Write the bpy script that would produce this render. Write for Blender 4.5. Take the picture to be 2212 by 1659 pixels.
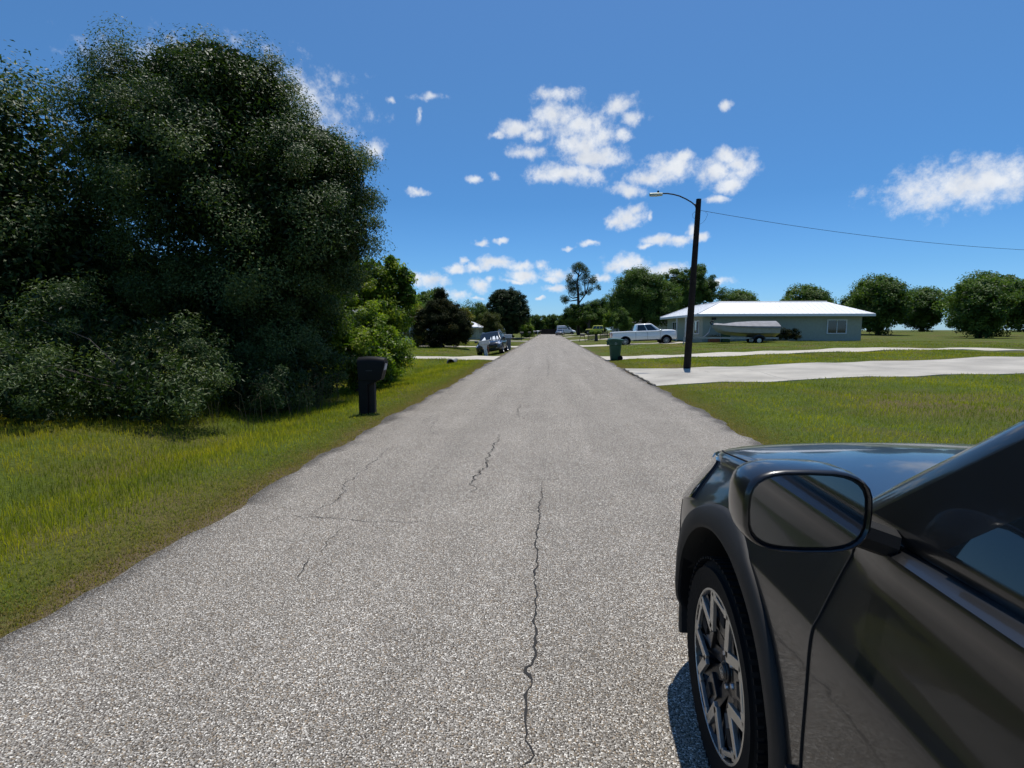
import bpy, bmesh, math, random
import numpy as np
from mathutils import Vector, Matrix, Euler

for o in list(bpy.data.objects):
    bpy.data.objects.remove(o, do_unlink=True)
SC = bpy.context.scene
COL = SC.collection
R = math.radians
rng = np.random.default_rng(11)
random.seed(5)

# ------------------------------------------------------------------ camera
CAMH = 1.6
PITCH = math.atan((829.5 - 711.0) / 1150.5)
YAW = math.atan(80.0 / 1150.5 * math.cos(PITCH))
cam_d = bpy.data.cameras.new('camera')
cam = bpy.data.objects.new('camera', cam_d)
COL.objects.link(cam)
cam.location = (0, 0, CAMH)
cam.rotation_euler = (math.pi / 2 - PITCH, 0, YAW)
cam_d.sensor_width = 36
cam_d.lens = 36 * 1150.5 / 2212
cam_d.clip_start = 0.05
cam_d.clip_end = 6000
SC.camera = cam
FWD = Vector((-math.sin(YAW) * math.cos(PITCH), math.cos(YAW) * math.cos(PITCH), -math.sin(PITCH)))
RGT = Vector((math.cos(YAW), math.sin(YAW), 0))
UPV = RGT.cross(FWD)


def ray(u, v):
    """photo position (2212 x 1659 grid) -> unit direction in the world"""
    return (FWD + RGT * ((u - 1106) / 1150.5) - UPV * ((v - 829.5) / 1150.5)).normalized()


def G(u, v, z=0.0):
    """where that direction meets the height z"""
    d = ray(u, v)
    t = (z - CAMH) / d.z
    return Vector((d.x * t, d.y * t, z))


def W(u, v, Y):
    """where that direction meets the vertical plane y = Y"""
    d = ray(u, v)
    t = Y / d.y
    return Vector((d.x * t, Y, CAMH + d.z * t))


# ------------------------------------------------------------------ world, sun, exposure
SUNDIR = Vector((0.10, 0.27, 1.0)).normalized()
SUN_EL = math.asin(SUNDIR.z)
SUN_AZ = math.atan2(SUNDIR.x, SUNDIR.y)
world = bpy.data.worlds.new('World')
SC.world = world
world.use_nodes = True
nt = world.node_tree
nt.nodes.clear()
N = nt.nodes.new
L = nt.links.new
wout = N('ShaderNodeOutputWorld')
bg = N('ShaderNodeBackground')
bg.inputs['Strength'].default_value = 0.10
sky = N('ShaderNodeTexSky')
sky.sky_type = 'NISHITA'
sky.sun_disc = False
sky.sun_elevation = SUN_EL
sky.sun_rotation = SUN_AZ
sky.altitude = 0
sky.air_density = 1.0
sky.dust_density = 0.2
sky.ozone_density = 2.2


def wmath(op, a, b=None, c=None):
    n = N('ShaderNodeMath')
    n.operation = op
    for i, s in enumerate((a, b, c)):
        if s is None:
            continue
        if isinstance(s, (int, float)):
            n.inputs[i].default_value = s
        else:
            L(s, n.inputs[i])
    return n.outputs[0]


tc = N('ShaderNodeTexCoord')
nrm = N('ShaderNodeVectorMath')
nrm.operation = 'NORMALIZE'
L(tc.outputs['Generated'], nrm.inputs[0])
sp = N('ShaderNodeSeparateXYZ')
L(nrm.outputs[0], sp.inputs[0])
az = wmath('ARCTAN2', sp.outputs[0], sp.outputs[1])
el = wmath('ARCSINE', sp.outputs[2])
wn = N('ShaderNodeTexNoise')
wn.inputs['Scale'].default_value = 26
wn.inputs['Detail'].default_value = 3
wn.inputs['Roughness'].default_value = 0.6
L(nrm.outputs[0], wn.inputs['Vector'])
ca = N('ShaderNodeCombineXYZ')
L(az, ca.inputs[0])
L(el, ca.inputs[1])
warp = N('ShaderNodeVectorMath')
warp.operation = 'MULTIPLY_ADD'
L(wn.outputs['Color'], warp.inputs[0])
warp.inputs[1].default_value = (0.035, 0.026, 0.0)
L(ca.outputs[0], warp.inputs[2])
warp2 = N('ShaderNodeVectorMath')
warp2.operation = 'SUBTRACT'
L(warp.outputs[0], warp2.inputs[0])
warp2.inputs[1].default_value = (0.0175, 0.013, 0.0)


def azel(u, v):
    d = ray(u, v)
    return math.atan2(d.x, d.y), math.asin(d.z)


# cumulus: centre and half size on the photo grid, thinness 0..1
def z6(lst):
    return [(1033.6 + a * .24378, 170.8 + b * .24378, c * .24378, d * .24378, e) for a, b, c, d, e in lst]


def z8(lst):
    return [(952.7 + a * .13815, 539.3 + b * .13815, c * .13815, d * .13815, e) for a, b, c, d, e in lst]


clouds = z6([(700, 330, 200, 120, 0), (900, 420, 250, 140, 0), (370, 430, 170, 85, 0), (480, 500, 90, 80, .1),
             (900, 570, 230, 120, 0), (1020, 690, 240, 110, 0), (790, 830, 300, 90, .05), (950, 850, 170, 80, 0),
             (710, 140, 190, 75, .3), (1230, 250, 150, 100, .1), (1365, 360, 90, 75, .2), (1110, 520, 120, 100, .05),
             (1260, 490, 80, 70, .3), (450, 640, 180, 60, .3), (560, 840, 120, 80, .3), (170, 490, 80, 30, .4),
             (1680, 790, 230, 120, 0), (1500, 880, 190, 85, .05), (1330, 980, 180, 60, .2), (1810, 690, 100, 50, .2),
             (2120, 830, 190, 110, .05), (2200, 680, 90, 80, 0), (2210, 930, 120, 70, .1), (2330, 760, 160, 120, 0),
             (1330, 1230, 170, 80, 0), (1400, 1170, 70, 55, .1), (1220, 1250, 100, 50, .2), (1517, 1225, 35, 45, .3),
             (1620, 1430, 160, 50, 0), (1480, 1475, 80, 28, .2), (1790, 1430, 130, 50, .1), (1890, 1340, 50, 60, 0),
             (1965, 1390, 85, 50, 0), (40, 1440, 65, 30, .1), (200, 1435, 55, 22, .25), (990, 1460, 95, 30, .05),
             (800, 1495, 50, 24, .2), (2080, 1065, 85, 36, .35), (150, 860, 55, 40, .5), (2200, 240, 60, 55, .4)])
clouds += z8([(850, 200, 280, 100, 0), (220, 290, 170, 75, 0), (500, 280, 160, 75, 0), (380, 170, 80, 45, .35),
              (1250, 270, 210, 95, 0), (1320, 410, 300, 110, 0), (1560, 240, 120, 90, .05), (1850, 400, 190, 85, 0),
              (1720, 480, 170, 55, .1), (1150, 500, 170, 42, .1), (600, 570, 150, 110, 0), (750, 480, 95, 58, .05),
              (270, 700, 200, 90, 0), (540, 765, 120, 40, .1), (1750, 615, 200, 60, .05), (1560, 742, 80, 24, .25)])
clouds += [(928, 605, 44, 17, 0), (900, 600, 25, 14, .1), (1352, 570, 52, 21, 0), (1440, 583, 58, 14, .1), (1296, 602, 28, 10, .2),
           (903, 412, 26, 9, .15), (802, 320, 24, 20, .35), (1022, 384, 13, 11, .35), (1070, 378, 14, 10, .5),
           (925, 210, 34, 12, .55), (906, 246, 8, 14, .5), (846, 216, 10, 10, .5), (1550, 432, 24, 9, .4), (1545, 613, 34, 10, .2)]
blobs = []
for (u, v, rx, ry, thin) in clouds:
    a, e = azel(u, v)
    a1, _ = azel(u + rx, v)
    _, e1 = azel(u, v - ry)
    blobs.append((a, e, abs(a1 - a), abs(e1 - e), thin))
rs = random.Random(8)
for i in range(16):   # the same kind of sky goes on all round
    a = rs.uniform(0.48, 2 * math.pi - 0.52)
    if a > math.pi:
        a -= 2 * math.pi
    e = rs.choice((rs.uniform(.05, .2), rs.uniform(.1, .5)))
    s = .03 + .13 * e + rs.uniform(0, .04)
    blobs.append((a, e, s * 1.6, s * .55, rs.uniform(0, .25)))
cur = None
for (a, e, sx, sy, thin) in blobs:
    m = N('ShaderNodeVectorMath')
    m.operation = 'MULTIPLY_ADD'
    L(warp2.outputs[0], m.inputs[0])
    m.inputs[1].default_value = (1 / sx, 1 / sy, 0)
    m.inputs[2].default_value = (-a / sx, -e / sy, thin)
    ln = N('ShaderNodeVectorMath')
    ln.operation = 'LENGTH'
    L(m.outputs[0], ln.inputs[0])
    cur = ln.outputs['Value'] if cur is None else wmath('SMOOTH_MIN', cur, ln.outputs['Value'], .25)
fine = N('ShaderNodeTexNoise')
fine.inputs['Scale'].default_value = 34
fine.inputs['Detail'].default_value = 7
fine.inputs['Roughness'].default_value = 0.66
L(nrm.outputs[0], fine.inputs['Vector'])
dens = wmath('SUBTRACT', 1.42, cur)
dens = wmath('ADD', dens, wmath('MULTIPLY', wmath('SUBTRACT', fine.outputs['Fac'], .5), 2.7))
mr = N('ShaderNodeMapRange')
mr.interpolation_type = 'SMOOTHSTEP'
L(dens, mr.inputs['Value'])
mr.inputs['From Min'].default_value = 0.0
mr.inputs['From Max'].default_value = 1.35
mr.inputs['To Max'].default_value = 0.95
core = N('ShaderNodeMapRange')
L(wmath('ADD', wmath('MULTIPLY', mr.outputs[0], .35), wmath('MULTIPLY', wn.outputs['Fac'], 1.3)), core.inputs['Value'])
core.inputs['From Min'].default_value = 0.80
core.inputs['From Max'].default_value = 1.35
cc = N('ShaderNodeMixRGB')
L(core.outputs[0], cc.inputs[0])
cc.inputs[1].default_value = (8.6, 8.9, 9.3, 1)
cc.inputs[2].default_value = (6.6, 7.0, 7.7, 1)
tint = N('ShaderNodeMixRGB')
tint.blend_type = 'MULTIPLY'
tint.inputs[0].default_value = 1
L(sky.outputs[0], tint.inputs[1])
ramp = N('ShaderNodeValToRGB')   # clear, deep subtropical blue, the same in every compass direction
re_ = ramp.color_ramp.elements
re_[0].position, re_[0].color = 0.0, (.52 / 1.5, .87 / 1.5, 1.47 / 1.5, 1)
re_[1].position, re_[1].color = .60, (.62 / 1.5, .94 / 1.5, 1.20 / 1.5, 1)
for p_, c_ in ((.10, (.42, .78, 1.20)), (.22, (.38, .74, 1.09)), (.38, (.49, .84, 1.12))):
    k_ = re_.new(p_)
    k_.color = (*[q / 1.5 for q in c_], 1)
L(el, ramp.inputs[0])
sc15 = N('ShaderNodeVectorMath')
sc15.operation = 'SCALE'
sc15.inputs['Scale'].default_value = 1.5
L(ramp.outputs[0], sc15.inputs[0])
L(sc15.outputs[0], tint.inputs[2])
mx = N('ShaderNodeMixRGB')
L(mr.outputs[0], mx.inputs[0])
L(tint.outputs[0], mx.inputs[1])
L(cc.outputs[0], mx.inputs[2])
L(mx.outputs[0], bg.inputs[0])
L(bg.outputs[0], wout.inputs[0])
world.cycles.sampling_method = 'MANUAL'
world.cycles.sample_map_resolution = 256

sun_d = bpy.data.lights.new('sun', 'SUN')
sun_d.energy = 4.5
sun_d.angle = R(0.53)
sun_d.color = (1.0, 0.955, 0.89)
sun = bpy.data.objects.new('sun', sun_d)
COL.objects.link(sun)
sun.rotation_euler = (-SUNDIR).to_track_quat('-Z', 'Y').to_euler()
sun.location = (0, 0, 60)
SC.view_settings.view_transform = 'Standard'
SC.view_settings.look = 'None'
SC.view_settings.exposure = 0.0
SC.view_settings.gamma = 1
SC.view_settings.use_curve_mapping = False
SC.render.engine = 'CYCLES'
SC.cycles.max_bounces = 4
SC.cycles.diffuse_bounces = 2
SC.cycles.glossy_bounces = 2
SC.cycles.transmission_bounces = 2
SC.cycles.transparent_max_bounces = 8
SC.cycles.use_adaptive_sampling = True
SC.cycles.adaptive_threshold = 0.02


# ------------------------------------------------------------------ materials
MATS = {}


def pm(name, col, rough=.6, metal=0., var=.12, scale=6., bump=0., bscale=60., coat=0., spec=.5, col2=None):
    """principled paint with procedural mottling"""
    m = bpy.data.materials.new(name)
    m.use_nodes = True
    t = m.node_tree
    b = t.nodes['Principled BSDF']
    b.inputs['Roughness'].default_value = rough
    b.inputs['Metallic'].default_value = metal
    b.inputs['Specular IOR Level'].default_value = spec
    b.inputs['Coat Weight'].default_value = coat
    b.inputs['Coat Roughness'].default_value = .04
    tcn = t.nodes.new('ShaderNodeTexCoord')
    nz = t.nodes.new('ShaderNodeTexNoise')
    nz.inputs['Scale'].default_value = scale
    nz.inputs['Detail'].default_value = 5
    t.links.new(tcn.outputs['Object'], nz.inputs['Vector'])
    rp = t.nodes.new('ShaderNodeValToRGB')
    rp.color_ramp.elements[0].position = .3
    rp.color_ramp.elements[1].position = .7
    c2 = col2 if col2 else tuple(min(1, c * (1 + var)) for c in col)
    rp.color_ramp.elements[0].color = (*[c * (1 - var) for c in col], 1)
    rp.color_ramp.elements[1].color = (*c2, 1)
    t.links.new(nz.outputs['Fac'], rp.inputs[0])
    t.links.new(rp.outputs[0], b.inputs['Base Color'])
    if bump:
        n2 = t.nodes.new('ShaderNodeTexNoise')
        n2.inputs['Scale'].default_value = bscale
        n2.inputs['Detail'].default_value = 3
        t.links.new(tcn.outputs['Object'], n2.inputs['Vector'])
        bp = t.nodes.new('ShaderNodeBump')
        bp.inputs['Strength'].default_value = bump
        bp.inputs['Distance'].default_value = .01
        t.links.new(n2.outputs['Fac'], bp.inputs['Height'])
        t.links.new(bp.outputs[0], b.inputs['Normal'])
    MATS[name] = m
    return m


def leafmat(name, stops, rough=.45, trans=.28, spec=.45):
    m = bpy.data.materials.new(name)
    m.use_nodes = True
    t = m.node_tree
    b = t.nodes['Principled BSDF']
    b.inputs['Roughness'].default_value = rough
    b.inputs['Specular IOR Level'].default_value = spec
    at = t.nodes.new('ShaderNodeAttribute')
    at.attribute_name = 'tint'
    rp = t.nodes.new('ShaderNodeValToRGB')
    els = rp.color_ramp.elements
    els[0].position, els[1].position = stops[0][0], stops[-1][0]
    els[0].color, els[1].color = (*stops[0][1], 1), (*stops[-1][1], 1)
    for p, c in stops[1:-1]:
        e = els.new(p)
        e.color = (*c, 1)
    t.links.new(at.outputs['Fac'], rp.inputs[0])
    t.links.new(rp.outputs[0], b.inputs['Base Color'])
    tr = t.nodes.new('ShaderNodeBsdfTranslucent')
    br = t.nodes.new('ShaderNodeMixRGB')
    br.blend_type = 'MULTIPLY'
    br.inputs[0].default_value = 1
    br.inputs[2].default_value = (1.5, 1.7, .6, 1)
    t.links.new(rp.outputs[0], br.inputs[1])
    t.links.new(br.outputs[0], tr.inputs[0])
    ms = t.nodes.new('ShaderNodeMixShader')
    ms.inputs[0].default_value = trans
    t.links.new(b.outputs[0], ms.inputs[1])
    t.links.new(tr.outputs[0], ms.inputs[2])
    t.links.new(ms.outputs[0], t.nodes['Material Output'].inputs[0])
    MATS[name] = m
    return m


def M(n):
    return MATS[n]


# ------------------------------------------------------------------ mesh helpers
class MB:
    def __init__(s):
        s.v = []
        s.f = []

    def add(s, vs, fs):
        o = len(s.v)
        s.v += [tuple(p) for p in vs]
        s.f += [tuple(i + o for i in f) for f in fs]
        return s

    def box(s, c, d, rz=0., taper=1., rot=None):
        hx, hy, hz = d[0] / 2, d[1] / 2, d[2] / 2
        vs = []
        for z, k in ((-hz, 1.), (hz, taper)):
            for x, y in ((-hx, -hy), (hx, -hy), (hx, hy), (-hx, hy)):
                vs.append(Vector((x * k, y * k, z)))
        m = rot if rot is not None else Matrix.Rotation(rz, 3, 'Z')
        vs = [m @ p + Vector(c) for p in vs]
        return s.add(vs, [(3, 2, 1, 0), (4, 5, 6, 7), (0, 1, 5, 4), (1, 2, 6, 5), (2, 3, 7, 6), (3, 0, 4, 7)])

    def tube(s, path, radii, n=10, caps=True, sx=1.):
        path = [Vector(p) for p in path]
        if isinstance(radii, (int, float)):
            radii = [radii] * len(path)
        vs, fs = [], []
        prev = None
        for i, p in enumerate(path):
            t = (path[min(i + 1, len(path) - 1)] - path[max(i - 1, 0)]).normalized()
            if prev is None:
                a = t.orthogonal().normalized()
            else:
                a = (prev - t * prev.dot(t)).normalized()
            prev = a
            b = t.cross(a)
            for k in range(n):
                th = 2 * math.pi * k / n
                vs.append(p + (a * math.cos(th) * sx + b * math.sin(th)) * radii[i])
        for i in range(len(path) - 1):
            for k in range(n):
                k2 = (k + 1) % n
                fs.append((i * n + k, i * n + k2, (i + 1) * n + k2, (i + 1) * n + k))
        if caps:
            fs.append(tuple(reversed(range(n))))
            fs.append(tuple(range((len(path) - 1) * n, len(path) * n)))
        return s.add(vs, fs)

    def lathe(s, prof, n=32, axis='Z', origin=(0, 0, 0), caps=False):
        """prof: list of (radius, height)"""
        vs, fs = [], []
        for r, h in prof:
            for k in range(n):
                th = 2 * math.pi * k / n
                a, b = r * math.cos(th), r * math.sin(th)
                p = {'Z': (a, b, h), 'Y': (a, h, b), 'X': (h, a, b)}[axis]
                vs.append((p[0] + origin[0], p[1] + origin[1], p[2] + origin[2]))
        for i in range(len(prof) - 1):
            for k in range(n):
                k2 = (k + 1) % n
                fs.append((i * n + k, i * n + k2, (i + 1) * n + k2, (i + 1) * n + k))
        if caps:
            fs.append(tuple(reversed(range(n))))
            fs.append(tuple(range((len(prof) - 1) * n, len(prof) * n)))
        return s.add(vs, fs)

    def prism(s, poly, y0, y1, axis='Y'):
        """extrude polygon (a,b) between two positions on axis"""
        n = len(poly)
        vs = []
        for h in (y0, y1):
            for a, b in poly:
                vs.append({'Y': (a, h, b), 'Z': (a, b, h), 'X': (h, a, b)}[axis])
        fs = [tuple(range(n)), tuple(reversed(range(n, 2 * n)))]
        for i in range(n):
            j = (i + 1) % n
            fs.append((i, i + n, j + n, j))
        return s.add(vs, fs)

    def build(s, name, mat, parent=None, smooth=False, bevel=0., loc=None, seg=2, angle=40):
        me = bpy.data.meshes.new(name)
        me.from_pydata([tuple(p) for p in s.v], [], s.f)
        bm = bmesh.new()
        bm.from_mesh(me)
        bmesh.ops.recalc_face_normals(bm, faces=bm.faces)
        bm.to_mesh(me)
        bm.free()
        me.materials.append(M(mat) if isinstance(mat, str) else mat)
        o = bpy.data.objects.new(name, me)
        COL.objects.link(o)
        if parent is not None:
            o.parent = parent
        if loc is not None:
            o.location = loc
        if bevel:
            bv = o.modifiers.new('bevel', 'BEVEL')
            bv.width = bevel
            bv.segments = seg
            bv.limit_method = 'ANGLE'
            bv.angle_limit = R(35)
        if smooth:
            me.shade_smooth()
            try:
                me.set_sharp_from_angle(angle=R(angle))
            except Exception:
                pass
        return o


def tag(o, label=None, cat=None, group=None, kind=None):
    if label:
        o['label'] = label
    if cat:
        o['category'] = cat
    if group:
        o['group'] = group
    if kind:
        o['kind'] = kind
    return o


def thing(name, label, cat, loc=(0, 0, 0), rotz=0., group=None):
    o = bpy.data.objects.new(name, None)
    o.empty_display_size = .2
    COL.objects.link(o)
    o.location = loc
    o.rotation_euler = (0, 0, rotz)
    return tag(o, label, cat, group)


def sub(name, parent, loc=(0, 0, 0), rot=(0, 0, 0)):
    o = bpy.data.objects.new(name, None)
    COL.objects.link(o)
    o.parent = parent
    o.location = loc
    o.rotation_euler = rot
    return o


def copy_tree(o, parent=None):
    c = o.copy()
    COL.objects.link(c)
    c.parent = parent
    for ch in list(o.children):
        copy_tree(ch, c)
    return c


def npmesh(name, verts, faces, mat, parent=None, tint=None, smooth=False):
    """verts (n,3); faces (m,k) all with the same number of corners"""
    me = bpy.data.meshes.new(name)
    nv, (nf, k) = len(verts), faces.shape
    me.vertices.add(nv)
    me.vertices.foreach_set('co', np.ascontiguousarray(verts, dtype=np.float32).ravel())
    me.loops.add(nf * k)
    me.loops.foreach_set('vertex_index', np.ascontiguousarray(faces, dtype=np.int32).ravel())
    me.polygons.add(nf)
    me.polygons.foreach_set('loop_start', np.arange(0, nf * k, k, dtype=np.int32))
    if tint is not None:
        a = me.attributes.new('tint', 'FLOAT', 'POINT')
        a.data.foreach_set('value', np.ascontiguousarray(tint, dtype=np.float32))
    me.update(calc_edges=True)
    me.materials.append(M(mat))
    if smooth:
        me.shade_smooth()
    o = bpy.data.objects.new(name, me)
    COL.objects.link(o)
    if parent is not None:
        o.parent = parent
    return o


def unit(a):
    return a / np.maximum(np.linalg.norm(a, axis=1, keepdims=True), 1e-9)


def leaves(name, pts, nrm_, length, width, mat, parent, tint, jitter=.8, droop=0.):
    """one small folded diamond of two triangles for every leaf"""
    n = len(pts)
    nn = unit(nrm_ + rng.normal(0, jitter, (n, 3)))
    t = rng.normal(0, 1, (n, 3))
    t[:, 2] -= droop
    t = unit(t - nn * np.sum(t * nn, axis=1, keepdims=True))
    b = np.cross(nn, t)
    ln = (length * rng.uniform(.7, 1.3, n))[:, None]
    wd = (width * rng.uniform(.7, 1.3, n))[:, None]
    v = np.empty((n, 4, 3))
    v[:, 0] = pts - t * ln * .5
    v[:, 1] = pts + b * wd * .5 + nn * wd * .18
    v[:, 2] = pts + t * ln * .5
    v[:, 3] = pts - b * wd * .5 + nn * wd * .18
    i = np.arange(n)[:, None] * 4
    f = np.concatenate([np.hstack([i, i + 1, i + 2]), np.hstack([i, i + 2, i + 3])])
    return npmesh(name, v.reshape(-1, 3), f, mat, parent, np.repeat(tint, 4))


def vnoise(p, s=1.):
    """cheap smooth pseudo-noise 0..1 of (n,3) points"""
    q = p * s
    r = (np.sin(q[:, 0] * 1.7 + 1.3 * np.sin(q[:, 1] * 1.1 + .7)) + np.sin(q[:, 1] * 2.1 + 1.7 * np.sin(q[:, 2] * .9 + 2.)) +
         np.sin(q[:, 2] * 1.9 + 1.5 * np.sin(q[:, 0] * 1.3 + 4.)))
    return np.clip(r / 6 + .5, 0, 1)
# ------------------------------------------------------------------ palette
pm('concrete', (.46, .42, .345), .85, var=.12, scale=1.6, bump=.35, bscale=90)
pm('concrete_grey', (.37, .345, .295), .85, var=.22, scale=.8, bump=.35, bscale=90)
pm('crack_dark', (.022, .021, .02), .95)
pm('pole_wood', (.020, .016, .014), .9, var=.35, scale=14, bump=.6, bscale=40, spec=.15)
pm('galvanised', (.30, .31, .31), .45, .8, var=.15)
pm('lamp_shell', (.42, .45, .36), .5, .2)
pm('dark_metal', (.02, .021, .023), .5, .4)
pm('black_plastic', (.006, .006, .0065), .5, var=.2, bump=.1, bscale=300, spec=.16)
pm('post_dark', (.016, .011, .008), .85, var=.3, scale=10, bump=.4)
pm('bin_green', (.012, .062, .032), .5, var=.15, bump=.1)
pm('bin_lid', (.018, .078, .042), .33, var=.15)
pm('rubber', (.008, .008, .008), .85, var=.2, bump=.2, bscale=120, spec=.15)
pm('rim_silver', (.45, .45, .46), .35, .9, var=.05)
pm('rim_dark', (.010, .010, .011), .38, .2, coat=.3)
pm('rim_machined', (.50, .49, .46), .40, .95, var=.06, scale=40)
pm('car_black', (.0115, .0118, .013), .30, .25, var=.1, coat=.65)
pm('cladding', (.013, .0133, .0135), .62, var=.15, bump=.12, bscale=500, spec=.3)
pm('liner', (.004, .004, .004), .9)
pm('gloss_black', (.005, .005, .006), .05, 0, coat=1)
pm('glass_dark', (.010, .014, .018), .04, 0, var=.1, coat=.6, spec=.6)
pm('lamp_clear', (.55, .57, .60), .12, .3, coat=1)
pm('lamp_red', (.30, .012, .010), .2, coat=.6)
pm('car_navy', (.014, .016, .022), .28, .4, var=.08, coat=.8)
pm('car_white', (.78, .80, .82), .28, var=.02, coat=.7)
pm('van_white', (.62, .65, .70), .4, var=.04, coat=.3)
pm('car_lime', (.66, .64, .06), .35, var=.05, coat=.5)
pm('car_grey', (.10, .11, .13), .3, .5, coat=.7)
pm('shade_white', (.78, .82, .84), .5, var=.02)
pm('white_paint', (.72, .72, .70), .55, var=.05)
pm('weathered_white', (.50, .51, .52), .65, var=.15, scale=12)
pm('brick_grey', (.15, .145, .14), .85, var=.25, scale=25, bump=.5, bscale=50)
pm('mail_black', (.012, .012, .013), .5)
pm('mail_grey', (.24, .25, .26), .5, .5)
pm('wall_sage', (.31, .335, .27), .8, var=.06, bump=.2)
pm('wall_white', (.62, .63, .64), .8, var=.05, bump=.2)
pm('wall_cream', (.48, .45, .38), .8, var=.05, bump=.2)
pm('roof_white', (.80, .80, .79), .42, .1, var=.03, scale=1.5)
pm('roof_grey', (.20, .21, .22), .8, var=.15, bump=.4)
pm('trim_white', (.66, .68, .68), .6, var=.04)
pm('door_dark', (.05, .06, .06), .5)
pm('tarp', (.20, .20, .21), .7, var=.2, scale=3, bump=.4, bscale=8)
pm('hull', (.30, .30, .29), .4, coat=.3)
pm('terracotta', (.19, .06, .035), .8)
pm('fence_black', (.014, .014, .016), .5)
pm('bark', (.060, .048, .038), .9, var=.3, scale=9, bump=.8, bscale=22)
pm('bark_pine', (.050, .036, .030), .9, var=.3, scale=6, bump=.8, bscale=18)
pm('culvert', (.22, .22, .21), .6, .5, var=.2)

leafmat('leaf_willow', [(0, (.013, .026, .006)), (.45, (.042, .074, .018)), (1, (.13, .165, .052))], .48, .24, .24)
leafmat('leaf_bright', [(0, (.030, .060, .008)), (.5, (.095, .165, .016)), (1, (.24, .26, .024))], .5, .42, .3)
leafmat('leaf_sunny', [(0, (.030, .062, .008)), (.45, (.10, .17, .018)), (1, (.30, .33, .030))], .5, .45, .3)
leafmat('leaf_yellow', [(0, (.05, .06, .008)), (.5, (.15, .16, .018)), (1, (.30, .22, .02))], .5, .36)
leafmat('leaf_oak', [(0, (.020, .044, .009)), (.5, (.064, .116, .022)), (1, (.15, .205, .042))], .55, .32, .22)
leafmat('leaf_dark', [(0, (.005, .009, .003)), (.55, (.016, .025, .007)), (.85, (.055, .050, .012)), (1, (.10, .070, .014))], .7, .15, .12)
leafmat('leaf_olive', [(0, (.020, .030, .008)), (.5, (.055, .070, .014)), (1, (.13, .12, .03))], .6, .28, .2)
leafmat('leaf_ficus', [(0, (.007, .016, .005)), (.5, (.018, .038, .010)), (1, (.050, .075, .024))], .55, .15, .2)
leafmat('needle', [(0, (.026, .044, .016)), (.5, (.058, .082, .028)), (1, (.12, .12, .045))], .6, .3, .2)
leafmat('grass', [(0, (.24, .175, .08)), (.28, (.21, .18, .05)), (.55, (.165, .185, .026)), (.8, (.26, .265, .022)), (1, (.40, .34, .03))], .6, .45, .2)
leafmat('dry_weed', [(0, (.10, .08, .05)), (.5, (.22, .17, .10)), (1, (.34, .27, .17))], .6, .3)


# ------------------------------------------------------------------ ground
ROAD_L, ROAD_R = -2.83, 2.96
LEFT_DRIVES = [(28.0, 31.0), (47.0, 50.0), (70.0, 73.0), (97.0, 100.)]
RIGHT_DRIVES = [(15.7, 21.4), (28.0, 31.0), (49.3, 53.0), (75.5, 79.0), (104., 108.), (137., 142.)]


def sstep(a, b, x):
    t = np.clip((x - a) / (b - a), 0, 1)
    return t * t * (3 - 2 * t)


def gz(x, y, raw=False):
    x = np.asarray(x, dtype=float)
    y = np.asarray(y, dtype=float)
    r = np.clip(x - 3.3, 0, 14) * (.04 + .035 * sstep(85, 108, y)) * (1 - .75 * sstep(120, 190, y))
    fill = np.zeros_like(y)
    for a, b in LEFT_DRIVES:
        fill = np.maximum(fill, sstep(a - 2.2, a - .2, y) * (1 - sstep(b + .2, b + 2.2, y)))
    deep = sstep(33, 35.5, y) * (1 - sstep(42, 45, y))
    dip = -.27 * np.exp(-((x + 5.6) / 1.35) ** 2) * (1 - fill) - .24 * deep * np.exp(-((x + 5.0) / 1.6) ** 2)
    l = np.clip(-x - 8, 0, 14) * .03 * (1 - .75 * sstep(110, 190, y))
    off = sstep(3.0, 4.2, np.abs(x))
    bump = .018 * off * (np.sin(x * 1.9 + .7 * y) + np.sin(y * 1.3 - .9 * x + 2) + .6 * np.sin(3.1 * x + 2.7 * y))
    low = np.zeros_like(y)
    if not raw:
        for dl, sg in ((LEFT_DRIVES, -1), (RIGHT_DRIVES, 1)):
            for a, b in dl:
                low = np.maximum(low, (x * sg > 3.2) * (x * sg < 23) * sstep(a - .12, a + .15, y) * (1 - sstep(b - .15, b + .12, y)))
    return r + dip + l + bump - .02 * (1 - sstep(2.6, 3.1, np.abs(x))) - .07 * low


def gzf(x, y, raw=False):
    return float(gz(np.array([x]), np.array([y]), raw)[0])


def lines(a, b, step, far, k=1.25):
    m = list(np.arange(a, b + 1e-6, step))
    s = step
    p = b
    while p < far:
        s *= k
        p += s
        m.append(p)
    s = step
    p = a
    while p > -far:
        s *= k
        p -= s
        m.insert(0, p)
    return np.array(m)


gx = lines(-14, 22, .35, 900)
gy = np.concatenate([lines(-6, 62, .4, 70, 1.2)[:0], np.arange(-8, 62, .4), np.arange(62, 190, 2.0), 190 + 12 * 1.35 ** np.arange(0, 14)])
gy = np.concatenate([-8 - 10 * 1.6 ** np.arange(9, -1, -1), gy])
XX, YY = np.meshgrid(gx, gy)
ZZ = gz(XX.ravel(), YY.ravel())
nxg, nyg = len(gx), len(gy)
ii = (np.arange(nyg - 1)[:, None] * nxg + np.arange(nxg - 1)[None, :]).ravel()


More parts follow.
